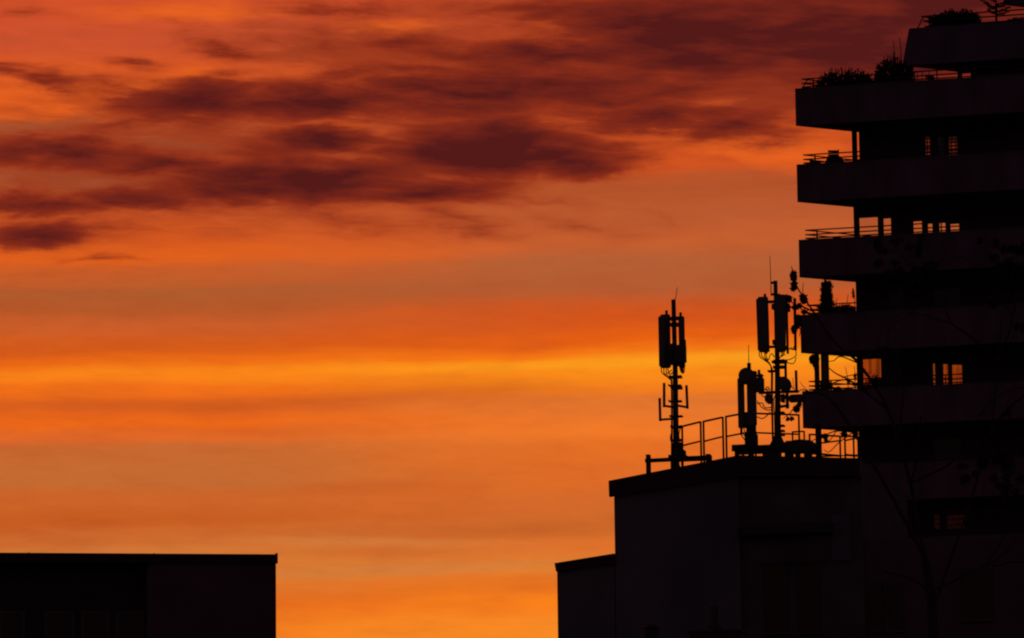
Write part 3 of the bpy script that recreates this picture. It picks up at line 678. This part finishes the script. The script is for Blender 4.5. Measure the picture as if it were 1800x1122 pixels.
m = t.mb(); q = AB.p(1367, 776, VT); m.add([], []); m.tube([AB.p(1367, 785, VT), AB.p(1367, 776, VT), AB.p(1367, 766, VT)], .28, 14, .11); t.part('base_plate', m, M['darksteel'])
# support frame under the two masts
bb = AB.p(1330, 790, 1.0)
t = Thing('steel_platform', 'low steel platform carrying the dome antenna and the tall mast', 'steel platform', AB, (bb[0], 1.0, roof_w(bb[0])))
m = t.mb(); a, b, c, d = m.rect(1286, 782.5, 1380, 788.5, .6); m.box(a, b, .6, 1.9, c, d); m.pbox(1286, 781.5, 1310, 791, .58, .75); m.pbox(1286, 788, 1366, 791.5, .7, .8); t.part('deck', m, M['darksteel'])
for x0, x1 in ((1291, 1298), (1304, 1307), (1340, 1372)):
    for v in (.7, 1.7):
        if v > 1 and x0 == 1304: continue
        m = t.mb(); a, b, _, d = m.rect(x0, 787, x1, 800, v); m.box(a, b, v, v + .12, roof_w((a + b) / 2), c + .01); t.part('leg', m, M['darksteel'])
bb = AB.p(1403, 790, 1.0)
t = Thing('equipment_cabinet', 'flat equipment cabinet on short legs right of the tall mast', 'cabinet', AB, (bb[0], 1.0, roof_w(bb[0])))
m = t.mb(); m.pbox(1378.5, 776, 1427.5, 793, .8, 1.5); m.pbox(1381, 774, 1424, 776.2, .85, 1.45); m.pbox(1397, 772.6, 1411, 774.2, .9, 1.3); t.part('body', m, M['steel'])
for x0, x1 in ((1379, 1393.5), (1397.5, 1404.5), (1413, 1427)):
    m = t.mb(); a, b, _, d = m.rect(x0, 792, x1, 800, .85); m.box(a, b, .85, .97, roof_w((a + b) / 2), d + .02); t.part('leg', m, M['darksteel'])
m = t.mb(); a, b, c, d = m.rect(1390, 796.5, 1405, 798.5, .87); m.box(a, b, .87, .95, c, d); t.part('brace', m, M['darksteel'])

# ================================================================== left building
LB = Plane(486, 980, 130, -9)
lb = Thing('flat_building', 'dark flat-roofed building with a thin cornice at the lower left', 'building', LB, (-4, 4, 0))
def lp(x, y, v=0): return LB.p(x, y, v)
ue = lp(485.3, 1050)[0]; us = lp(259, 1040)[0]; ul = lp(-260, 1040)[0]; wt = lp(486, 975.5)[2]; wf = lp(486, 991)[2]
m = lb.mb(); m.box(us, ue, 0, 11, 0, wt - .05); lb.part('wall', m, M['plaster2'])
# recessed part with openings
wtop = lp(130, 1075, .5)[2]; m = lb.mb(); wins = []; cur = ul
for x0, x1 in ((-120, -70), (-58, -8), (-2, 44), (78, 131), (142, 193), (203, 254)):
    a, b = lp(x0, 1100, .5)[0], lp(x1, 1100, .5)[0]
    if x0 not in (-2,): pass
    m.box(cur, a, .5, 10.8, 0, wt - .06); m.box(a, b, .5, 10.8, wtop, wt - .06); m.box(a, b, .5, 10.8, 0, wtop - 1.9)
    wins.append((a, b)); cur = b
m.box(cur, us - .002, .5, 10.8, 0, wt - .06); lb.part('recessed_wall', m, M['dark_wall'])
for a, b in wins:
    m = lb.mb(); c, d, f = wtop - 1.9, wtop, .09
    m.box(a, a + f, .46, .62, c, d); m.box(b - f, b, .46, .62, c, d); m.box(a + f, b - f, .46, .62, c, c + f); m.box(a + f, b - f, .46, .62, d - f * .7, d)
    fr = lb.part('window', m, M['white']); m = lb.mb(); m.box(a + f, b - f, .55, .56, c + f, d - f * .7); lb.part('pane', m, M['dark_glass'], fr)
    m = lb.mb(); m.box(a - .03, b + .03, .34, .459, c - .06, c - .002); lb.part('sill', m, M['concrete'], fr)
m = lb.mb(); m.box(ul, lp(487, 983)[0], -.14, -.002, wf, wt); m.box(lp(483, 983)[0], lp(487.4, 983)[0], -.16, -.141, wf - .01, wt + .03); m.box(ul, lp(487, 983)[0], -.142, 11.1, wt - .049, wt - .001)
for xx in (50, 270): m.box(lp(xx, 974)[0] - .02, lp(xx, 974)[0] + .02, -.147, -.1425, wf, wt + .012)
lb.part('cornice', m, M['fascia'])

# ================================================================== low building in front, its roof below the frame
FB = Plane(1255, 1110, 108, 14)
fw = FB.p(1255, 1150)[2]
fb = Thing('low_building', 'low front building whose flat roof carries the chimney and the vent', 'building', FB, (0, 4, 0))
m = fb.mb(); m.box(FB.p(1080, 1120)[0], FB.p(1345, 1120)[0], -2, 8, 0, fw - .1); fb.part('wall', m, M['bay'])
m = fb.mb(); m.box(FB.p(1076, 1120)[0], FB.p(1349, 1120)[0], -2.1, 8.1, fw - .099, fw); fb.part('roof', m, M['roof'])
q = FB.p(1146, 1150, .5); bs = (q[0], .5, fw)
t = Thing('roof_vent', 'mushroom-capped vent pipe at the bottom edge below the plaster wall', 'vent', FB, bs)
m = t.mb(); tp = FB.p(1146, 1106, .5)[2]; m.tube([bs, (q[0], .5, tp)], 12.5 * FB.S, 18); t.part('pipe', m, M['steel'], smooth=False)
m = t.mb(); m.tube([(q[0], .5, tp + .02), (q[0], .5, tp + .06), (q[0], .5, tp + .10)], 17.5 * FB.S, 20, 8 * FB.S); m.tube([(q[0], .5, tp - .002), (q[0], .5, tp + .021)], 5 * FB.S, 10); t.part('cap', m, M['darksteel'])
q = FB.p(1255, 1150, .6); bs = (q[0], .6, fw)
t = Thing('chimney', 'broad brick chimney block with a single flue pipe at the bottom edge', 'chimney', FB, bs)
m = t.mb(); a, b, c, d = m.rect(1213, 1108, 1301, 1150, .2); m.box(a, b, .2, 1.1, fw, d - .05); m.box(a - .04, b + .04, .16, 1.14, d - .05, d); t.part('stack', m, M['brick'])
m = t.mb(); f0 = FB.p(1255.5, 1067, .6); m.tube([(f0[0], .6, d), (f0[0], .6, f0[2])], 7 * FB.S, 14); m.tube([(f0[0], .6, f0[2] - .04), (f0[0], .6, f0[2] + .001)], 8 * FB.S, 14); fl_ = t.part('flue', m, M['steel'])
m = t.mb()
for su in (-1, 1): m.tube([(f0[0] + su * .15, .6, d), (f0[0] + su * .15, .6, d + .09), (f0[0] + su * .11, .6, d + .19)], .014, 6)
m.tube([(f0[0] + .15 * math.cos(i * .3927), .6 + .15 * math.sin(i * .3927), d + .1) for i in range(17)], .012, 6, cap=False)
t.part('guard_ring', m, M['steel'], fl_)

# ================================================================== bare tree in front of the tower
TP = Plane(1640, 1122, 122, 0)
tb = TP.p(1640, 1122); root = (tb[0], 0, 0)
tree = Thing('bare_tree', 'thin bare tree with drooping seed clumps in front of the tower', 'tree', TP, root)
tm = tree.mb(); lm = tree.mb()
def limb(pts, w0, w1, leafy=0, k=5):
    q = spline([TP.p(p[0], p[1], p[2] if len(p) > 2 else 0) for p in pts], k); s_ = TP.S * .5
    tm.tube(q, w0 * s_, 7, w1 * s_)
    return q
limb_q = spline([root, (tb[0] + .1, 0, 6), TP.p(1640, 1100), TP.p(1625, 980)], 6); tm.tube(limb_q, .22, 12, .1)
limb([(1625, 980), (1560, 860, -1), (1500, 760, -1.4), (1462, 705, -1.5), (1425, 690, -1.4), (1400, 712, -1.3)], 7, 2)
limb([(1625, 980), (1600, 850, .5), (1560, 720, .6), (1510, 640, .4), (1480, 615, .3), (1458, 590, 0), (1430, 548, 0), (1420, 534, 0), (1402, 506, 0), (1395.5, 485, 0), (1391, 468, 0)], 7, 1.4)
limb([(1560, 720, .6), (1500, 673, .3), (1470, 657, .1), (1456, 646, 0)], 4, 1.6)
limb([(1507, 638, .4), (1478, 627, .2), (1466, 634, .1), (1456, 635.5, 0)], 2.6, 1.3)
limb([(1500, 673, .3), (1485, 668, .3), (1468, 672, .2), (1450, 682, .1), (1424, 685, 0)], 3, 1.2)
limb([(1480, 664, .3), (1500, 659, .3), (1530, 655, .3)], 2, 1.2)
limb([(1430, 548, 0), (1415, 541, 0), (1405, 537, 0), (1398, 546, 0), (1402, 565, 0), (1399, 585, 0)], 3.4, 1.4)
limb([(1432, 552, 0), (1418, 549, 0), (1404, 540, 0), (1390, 530, 0), (1387, 523, 0)], 3, 1.4)
limb([(1413, 527, 0), (1411, 510, 0), (1412.5, 497, 0)], 1.8, 1)
limb([(1440, 560, 0), (1425, 556, 0), (1412, 541, 0)], 2.4, 1.3)
limb([(1405, 575, 0), (1407, 582, 0), (1405, 592, 0)], 1.6, 1)
limb([(1400, 712, -1.3), (1388, 727, -1.3), (1376, 736, -1.3)], 2.2, 1)
limb([(1425, 690, -1.4), (1410, 685, -1.4), (1398, 690, -1.4), (1393, 664, -1.4)], 2.2, .9)
limb([(1425, 690, -1.4), (1415, 683, -1.4), (1406, 671, -1.4)], 1.6, .9)
limb([(1500, 760, -1.4), (1470, 758, -1.4), (1448, 766, -1.4), (1425, 776, -1.4)], 3, 1.4)
limb([(1500, 760, -1.4), (1475, 778, -1.4), (1462, 791, -1.4), (1455, 795, -1.4), (1448, 790, -1.4)], 2.2, 1.1)
limb([(1470, 758, -1.4), (1455, 778, -1.4), (1449, 766, -1.4)], 1.8, 1.1)
for (x, y, rx, ry, n, v) in ((1395, 486, 6, 10, 300, 0), (1396, 502, 5, 9, 200, 0), (1393, 508, 2.5, 5, 50, 0), (1413, 526, 6, 9.5, 300, 0), (1409, 522, 3, 5, 60, 0), (1402, 562, 6, 9, 240, 0), (1396, 580, 5, 8, 200, 0), (1403, 572, 5, 6, 90, 0),
                             (1397, 540, 6, 5, 100, 0), (1405, 537, 4, 4, 60, 0), (1414, 549, 6, 3, 90, 0), (1387, 526, 5, 7, 110, 0), (1400, 719, 5, 6, 150, -1.3), (1392, 736, 2.5, 3, 40, -1.3), (1385, 737, 2.5, 2.5, 34, -1.3), (1405, 712, 4, 5, 70, -1.3),
                             (1449, 767, 7, 4, 130, -1.4), (1452, 774, 3, 4, 50, -1.4), (1484, 764, 6, 5, 110, -1.4), (1504, 762, 5, 5, 80, -1.4), (1428, 792, 3, 5, 50, -1.4), (1540, 672, 9, 9, 240, .3), (1520, 684, 6, 4, 80, .3), (1472, 684, 8, 3, 60, .2)):
    lm.leaves(TP.p(x, y, v), rx * TP.S, rx * TP.S * .8, ry * TP.S, n, .065, 1.9)
limb([(1638, 1080), (1668, 990), (1700, 900), (1740, 760), (1752, 660), (1760, 560)], 5.5, 1.6)
def grow(x, y, v, ang, ln, w, d):
    pts = [(x, y, v)]; a = ang
    for i in range(3):
        a += random.uniform(-.35, .35); x += math.cos(a) * ln / 3; y -= math.sin(a) * ln / 3; v += random.uniform(-.3, .3); pts.append((x, y, v))
    if min(p[0] for p in pts) < 1535 or min(p[1] for p in pts) < 420: return
    if any(1595 < p[0] < 1720 and (610 < p[1] < 700 or 890 < p[1] < 940) for p in pts): return
    limb(pts, w, w * .6, k=3)
    if d == 0 or random.random() < .25: lm.leaves(TP.p(x, y, v), random.uniform(6, 13) * TP.S, .3, random.uniform(5, 11) * TP.S, 60, .065, 1.9)
    if d > 0:
        for _ in range(random.choice((2, 3))): grow(x, y, v, a + random.uniform(-.8, .8), ln * random.uniform(.6, .85), w * .6, d - 1)
for (x, y, a, l) in ((1625, 980, 1.2, 130), (1625, 980, .5, 120), (1632, 1040, .2, 110), (1610, 900, 1.8, 110), (1600, 850, 1.2, 120), (1632, 1040, 2.6, 90), (1600, 850, .5, 120), (1580, 790, 1.4, 90), (1700, 900, 1.3, 130), (1740, 760, 1.2, 110), (1740, 760, 2.2, 110), (1700, 900, .4, 90), (1752, 660, 1.6, 110), (1752, 660, .7, 80), (1700, 900, 2.3, 100), (1752, 640, 2.4, 110)):
    grow(x, y, 0, a, l, 4.5, 5)
tree.part('trunk', tm, M['bark']); tree.part('crown', lm, M['dryleaf'])

# ================================================================== sky
wd = bpy.data.worlds.new('World'); sc.world = wd; wd.use_nodes = True
nt = wd.node_tree; nt.nodes.clear(); LK = nt.links.new
class X:
    def __init__(s, k): s.k = k
    def __add__(a, b): return mth('ADD', a, b)
    __radd__ = __add__
    def __sub__(a, b): return mth('SUBTRACT', a, b)
    def __rsub__(a, b): return mth('SUBTRACT', b, a)
    def __mul__(a, b): return mth('MULTIPLY', a, b)
    __rmul__ = __mul__
def put(sock, v):
    if isinstance(v, X): LK(v.k, sock)
    else: sock.default_value = v
def mth(op, *a, clamp=False):
    n = nt.nodes.new('ShaderNodeMath'); n.operation = op; n.use_clamp = clamp
    for i, v in enumerate(a): put(n.inputs[i], v)
    return X(n.outputs[0])
def xyz(a, b, c=0.0):
    n = nt.nodes.new('ShaderNodeCombineXYZ'); put(n.inputs[0], a); put(n.inputs[1], b); put(n.inputs[2], c); return X(n.outputs[0])
def noise(vec, scale=1, detail=4, rough=.55, dist=0.0):
    n = nt.nodes.new('ShaderNodeTexNoise'); LK(vec.k, n.inputs['Vector']); n.inputs['Scale'].default_value = scale
    n.inputs['Detail'].default_value = detail; n.inputs['Roughness'].default_value = rough; n.inputs['Distortion'].default_value = dist; return X(n.outputs[0])
def sstep(x, a, b, lo=0.0, hi=1.0):
    n = nt.nodes.new('ShaderNodeMapRange'); n.interpolation_type = 'SMOOTHSTEP'; put(n.inputs[0], x)
    for i, v in enumerate((a, b, lo, hi)): n.inputs[i + 1].default_value = v
    return X(n.outputs[0])
def mix(f, a, b):
    n = nt.nodes.new('ShaderNodeMix'); n.data_type = 'RGBA'; put(n.inputs[0], f); put(n.inputs[6], a); put(n.inputs[7], b); return X(n.outputs[2])
def lin(c): return tuple(((v / 255) / 12.92 if v <= 10 else ((v / 255 + .055) / 1.055) ** 2.4) for v in c)
def ramp(x, stops, lo, hi, ease=False):
    n = nt.nodes.new('ShaderNodeValToRGB'); r = n.color_ramp; put(n.inputs[0], (x - lo) * (1 / (hi - lo)))
    r.interpolation = 'EASE' if ease else 'LINEAR'
    while len(r.elements) < len(stops): r.elements.new(1)
    for e, (p, c) in zip(r.elements, stops): e.position = (p - lo) / (hi - lo); e.color = (*lin(c), 1)
    return X(n.outputs[0])
def blob(vec, cx, cy, rx, ry, ang=0.0):
    n = nt.nodes.new('ShaderNodeMapping'); n.vector_type = 'TEXTURE'; LK(vec.k, n.inputs[0])
    n.inputs['Location'].default_value = (cx / 100, cy / 100, 0); n.inputs['Rotation'].default_value = (0, 0, ang); n.inputs['Scale'].default_value = (rx / 100, ry / 100, 1)
    g_ = nt.nodes.new('ShaderNodeTexGradient'); g_.gradient_type = 'SPHERICAL'; LK(n.outputs[0], g_.inputs[0]); return X(g_.outputs['Fac'])
tc = nt.nodes.new('ShaderNodeTexCoord'); sp = nt.nodes.new('ShaderNodeSeparateXYZ'); LK(tc.outputs['Generated'], sp.inputs[0])
az = mth('ARCTAN2', X(sp.outputs[0]), X(sp.outputs[1])); el = mth('ARCSINE', X(sp.outputs[2]))
# sky chart: x east in hundredths of .986/80 rad of azimuth, y downward in 1/80 rad of elevation
SX = az * (80 * math.cos(R(PITCH))) + 9.0
SY = (R(PITCH) - el) * 80 + 5.61 + (SX - 9.0) * 0.012
P2 = xyz(SX, SY)
nA = noise(xyz(SX * .35, SY * .9), 1.0, 3, .5)
nB = noise(xyz(SX * .9 + 20, SY * 2.6), 1.0, 6, .6)
nS = noise(xyz(SX * .16 + 5, SY * 4.0), 1.0, 4, .55)
YB = SY + (nA - .5) * .34 + (nS - .5) * .26
LEFT = [(0, (212, 82, 42)), (.6, (205, 82, 46)), (1.2, (222, 90, 36)), (1.8, (232, 96, 26)), (2.15, (198, 92, 50)), (3.0, (170, 84, 48)), (3.6, (196, 82, 36)), (4.0, (212, 88, 32)), (4.4, (228, 98, 28)), (4.75, (200, 95, 42)), (5.05, (176, 92, 46)), (5.3, (182, 90, 42)),
        (5.6, (205, 95, 42)), (6.0, (215, 92, 26)), (6.22, (238, 106, 20)), (6.45, (255, 134, 24)), (6.72, (246, 114, 24)), (7.0, (222, 98, 30)), (7.35, (240, 105, 24)), (7.55, (225, 102, 36)), (7.75, (198, 102, 44)), (8.3, (195, 104, 46)), (8.65, (204, 98, 37)), (9.0, (199, 91, 29)), (9.35, (205, 104, 42)), (9.6, (208, 116, 50)), (10.0, (218, 119, 45)), (10.5, (232, 108, 26)), (11.0, (245, 125, 26)), (11.3, (247, 132, 30))]
RIGHT = [(0, (170, 66, 36)), (1.5, (200, 78, 34)), (2.2, (228, 92, 30)), (2.95, (210, 84, 32)), (3.35, (180, 85, 44)), (3.8, (186, 90, 48)), (4.3, (198, 96, 48)), (4.7, (182, 96, 54)), (5.05, (181, 93, 51)), (5.62, (214, 86, 27)), (6.0, (232, 96, 18)), (6.22, (250, 122, 19)),
         (6.43, (255, 158, 28)), (6.65, (254, 142, 24)), (6.9, (246, 128, 30)), (7.05, (230, 120, 46)), (7.6, (240, 118, 36)), (8.0, (228, 108, 32)), (8.5, (222, 105, 34)), (8.9, (212, 104, 39)), (9.3, (204, 102, 38)), (9.6, (222, 110, 38)), (9.95, (225, 124, 45)), (10.3, (232, 112, 26)), (10.6, (250, 125, 22)), (10.95, (250, 138, 34)), (11.3, (250, 135, 28))]
gold = lambda L_: [(p, c if p < 7.5 else (min(255, c[0] + 3), c[1] + 5, c[2] + 5)) for p, c in L_]
LEFT, RIGHT = gold(LEFT), gold(RIGHT)
sky = mix(sstep(SX + (nA - .5) * 5, 3.0, 11.0), ramp(YB, LEFT, 0, 11.3, True), ramp(YB, RIGHT, 0, 11.3, True))
# faint level streaks of cirrus low down
pw = xyz(SX + (nB - .5) * 1.2, SY + (nA - .5) * .2)
st = 0.0
for a in ((620, 946, 320, 11, .03), (680, 997, 420, 16, -.02)):
    st = blob(pw, *a) * .9 + st
sky = mix(mth('MINIMUM', st, .6), sky, (*lin((212, 128, 62)), 1))
dk = 0.0
for a in ((840, 684, 300, 30, .02), (560, 700, 300, 18, -.02), (660, 968, 260, 14, 0), (260, 700, 260, 16, 0), (450, 748, 300, 16, .02), (900, 930, 300, 18, 0), (640, 850, 300, 20, 0)):
    dk = blob(pw, *a) * .30 + dk
sky = mix(mth('MINIMUM', dk, .55), sky, (*lin((186, 82, 28)), 1))
# sun-struck edges between the clouds
warp = noise(xyz(SX * .8, SY * 1.7, 3.0), 1.0, 6, .58)
warp2 = noise(xyz(SX * .7 + 40, SY * 2.0, 8.0), 1.0, 6, .58)
pc = xyz(SX + (warp - .5) * 1.25, SY + (warp2 - .5) * .62)
gl = 0.0
for a in ((560, 213, 130, 28, .1), (905, 205, 110, 26, .12), (990, 226, 150, 22, .2), (80, 172, 190, 50, 0), (1250, 262, 110, 22, .2), (720, 135, 120, 18, .1), (300, 145, 160, 40, -.2), (1330, 195, 170, 22, .05), (330, 15, 220, 26, 0), (690, 45, 120, 22, .05), (1000, 52, 90, 14, .1), (1380, 280, 120, 40, .1)):
    gl = blob(pc, *a) * 1.3 + gl
sky = mix(mth('MINIMUM', gl, .85), sky, (*lin((236, 100, 32)), 1))
# clouds
CL = [ # cx, cy, rx, ry, angle, weight
    (345, 172, 230, 56, -.05, 1.0), (560, 174, 350, 48, .02, 1.12), (800, 168, 340, 64, -.02, 1.12), (1650, 125, 320, 90, 0, 1.2), (970, 100, 340, 60, .0, .95), (1000, 150, 330, 60, 0, .9), (1230, 60, 420, 110, .02, 1.08), (1230, 120, 360, 66, 0, 1.0), (1480, 80, 420, 140, 0, 1.05), (1680, 40, 320, 130, 0, 1.05), (850, 95, 200, 30, .05, .8), (700, 72, 170, 28, .08, .55), (960, 22, 330, 40, 0, .7), (1530, 180, 260, 70, 0, .6), (610, 128, 190, 30, -.08, .6), (760, 122, 170, 26, .05, .6),
    (120, 259, 280, 42, .04, 1.05), (300, 279, 210, 32, .14, 1.0), (40, 236, 160, 20, -.15, .5), (210, 212, 160, 22, -.2, .5), (570, 241, 200, 34, .06, 1.0), (690, 240, 140, 26, .1, .5), (470, 262, 320, 44, .05, .55), (860, 262, 260, 74, .03, 1.35), (970, 278, 250, 50, .05, 1.15), (720, 262, 200, 36, .03, .7), (1080, 300, 120, 22, -.15, .5),
    (530, 312, 370, 60, -.02, 1.15), (380, 325, 170, 46, 0, .9), (740, 326, 260, 46, .05, 1.0), (245, 341, 150, 32, .12, .95), (70, 350, 230, 30, .02, 1.0), (50, 399, 280, 40, -.05, .84),
    (1170, 212, 280, 44, .04, 1.0), (1290, 230, 190, 46, .1, .9), (1070, 176, 320, 32, .02, .75), (1200, 172, 260, 24, 0, .7), (1060, 205, 180, 30, .1, .7), (1350, 262, 120, 26, .1, .45),
    (395, 78, 120, 30, .2, .6), (232, 106, 110, 26, .22, .5), (70, 128, 200, 24, .12, .65), (200, 145, 120, 34, -.1, .45), (560, 8, 260, 24, 0, .6), (570, 60, 110, 44, .7, .38), (460, 62, 140, 26, -.1, .32), (300, 30, 120, 14, .1, .25), (40, 8, 140, 18, 0, .35), (20, 105, 90, 16, .1, .5),
    (810, 388, 150, 36, .28, .62), (590, 378, 190, 34, .22, .5), (960, 352, 190, 20, .18, .42), (190, 440, 150, 14, .03, .45), (1030, 402, 210, 28, .15, .4), (1165, 397, 60, 18, .5, .26), (400, 385, 130, 34, .4, .26), (900, 415, 150, 20, -.1, .3),
    (350, 270, 520, 150, 0, .40), (900, 170, 720, 190, 0, .45)]
d = 0.0
for *a, wgt in CL: d = mth('SMOOTH_MAX', blob(pc, a[0], a[1], a[2] * 1.06, a[3] * 1.14, a[4]) * wgt, d, .2)
big = noise(xyz(SX * .5 + 7, SY * 2.0 + SX * .12, 2.0), 1.0, 4, .5, .3)
fine = noise(xyz(SX * .9 + 3, SY * 6.0 - SX * .5, 5.0), 1.0, 7, .6, .5)
high = sstep(SY, .1, -1.5) * sstep(noise(xyz(SX * .25, SY * .9, 11.0), 1.0, 5), .4, .7)
d = mth('MAXIMUM', d, high * .9)
# thin veil of cloud that fills the gaps of the bank
vl = 0.0
for *a, wgt in [(300, 262, 640, 130, .02, 1.0), (900, 170, 800, 150, 0, .9), (1330, 120, 480, 190, 0, 1.1), (640, 80, 460, 75, .05, .8), (120, 330, 420, 60, 0, .6), (120, 135, 300, 40, .05, .55), (560, 385, 520, 46, .05, .4)]:
    vl = mth('SMOOTH_MAX', blob(pc, *a) * wgt, vl, .2)
va = sstep(vl * (big + fine * 1.3 - .1) + (fine - .5) * .2, .08, .74) * .86
sky = mix(va, sky, ramp(SX, [(3, (148, 57, 31)), (10, (142, 50, 29)), (13, (116, 39, 28))], 3, 13.5))
gg = 0.0
for a in ((30, 214, 170, 18, -.12), (215, 312, 190, 24, .02), (330, 246, 120, 16, .1), (480, 285, 120, 14, 0)):
    gg = blob(pc, *a) * .9 + gg
sky = mix(mth('MINIMUM', gg, .6), sky, (*lin((152, 80, 48)), 1))
tex = (big - .5) * 1.7 + (fine - .5) * .95
dn_ = d * (tex + 1.22) + (fine - .5) * .12 * sstep(SY, 4.6, 3.6)
low = mth('MAXIMUM', sstep(SY, 3.85, 3.4), sstep(SX, 3.4, 1.8))
alpha = sstep(dn_, .06, .68) * (low * .25 + .75)
cc_ = ramp(dn_ + sstep(SX, 8.5, 13.5) * .16 * sstep(SY, 2.2, 1.0), [(0, (190, 74, 30)), (.25, (168, 60, 28)), (.5, (146, 49, 26)), (.72, (127, 41, 25)), (.95, (108, 34, 25)), (1.25, (84, 26, 24))], 0, 1.25)
sky = mix(alpha, sky, cc_)
mot = noise(xyz(SX * 2.2, SY * 7.0, 9.0), 1.0, 6, .65)
sm = mix(1.0, sky, (1, 1, 1, 1)); sm.k.node.blend_type = 'MULTIPLY'; gv_ = .93 + mot * .14; LK(xyz(gv_, gv_, gv_).k, sm.k.node.inputs[7]); sky = sm
# the glow belongs to the sunset quarter of the sky; the rest of the dome is the dusk sky
glow = sstep(mth('ABSOLUTE', az), .3, .7, 1, 0) * sstep(el, .30, .75, 1, 0) * sstep(el, -.02, .01)
SUN_AZ, SUN_EL = R(4), R(1.5)
sk = nt.nodes.new('ShaderNodeTexSky'); sk.sky_type = 'NISHITA'; sk.sun_disc = False; sk.sun_elevation = SUN_EL; sk.sun_rotation = SUN_AZ
b1 = nt.nodes.new('ShaderNodeBackground'); tint = mix(.5, X(sk.outputs[0]), (1, .5, .9, 1)); tint.k.node.blend_type = 'MULTIPLY'; tint.k.node.inputs[0].default_value = 1.0
LK(tint.k, b1.inputs[0]); b1.inputs[1].default_value = .028
b2 = nt.nodes.new('ShaderNodeBackground'); LK(sky.k, b2.inputs[0]); b2.inputs[1].default_value = 1.0
mx = nt.nodes.new('ShaderNodeMixShader'); LK(glow.k, mx.inputs[0]); LK(b1.outputs[0], mx.inputs[1]); LK(b2.outputs[0], mx.inputs[2])
ow = nt.nodes.new('ShaderNodeOutputWorld'); LK(mx.outputs[0], ow.inputs[0])
wd.cycles.sampling_method = 'MANUAL'; wd.cycles.sample_map_resolution = 512

sl = bpy.data.lights.new('sun', 'SUN'); sl.energy = .3; sl.angle = R(.5); sl.color = (1, .5, .18)
so = bpy.data.objects.new('sun', sl); COL.objects.link(so)
dirv = Vector((math.sin(SUN_AZ) * math.cos(SUN_EL), math.cos(SUN_AZ) * math.cos(SUN_EL), math.sin(SUN_EL)))
so.location = (0, 300, 80); so.rotation_euler = dirv.to_track_quat('Z', 'Y').to_euler()

vs = sc.view_settings; vs.view_transform = 'Standard'; vs.look = 'None'; vs.exposure = 0; vs.gamma = 1
sc.cycles.max_bounces = 5; sc.cycles.transparent_max_bounces = 12; sc.cycles.filter_width = 2.1
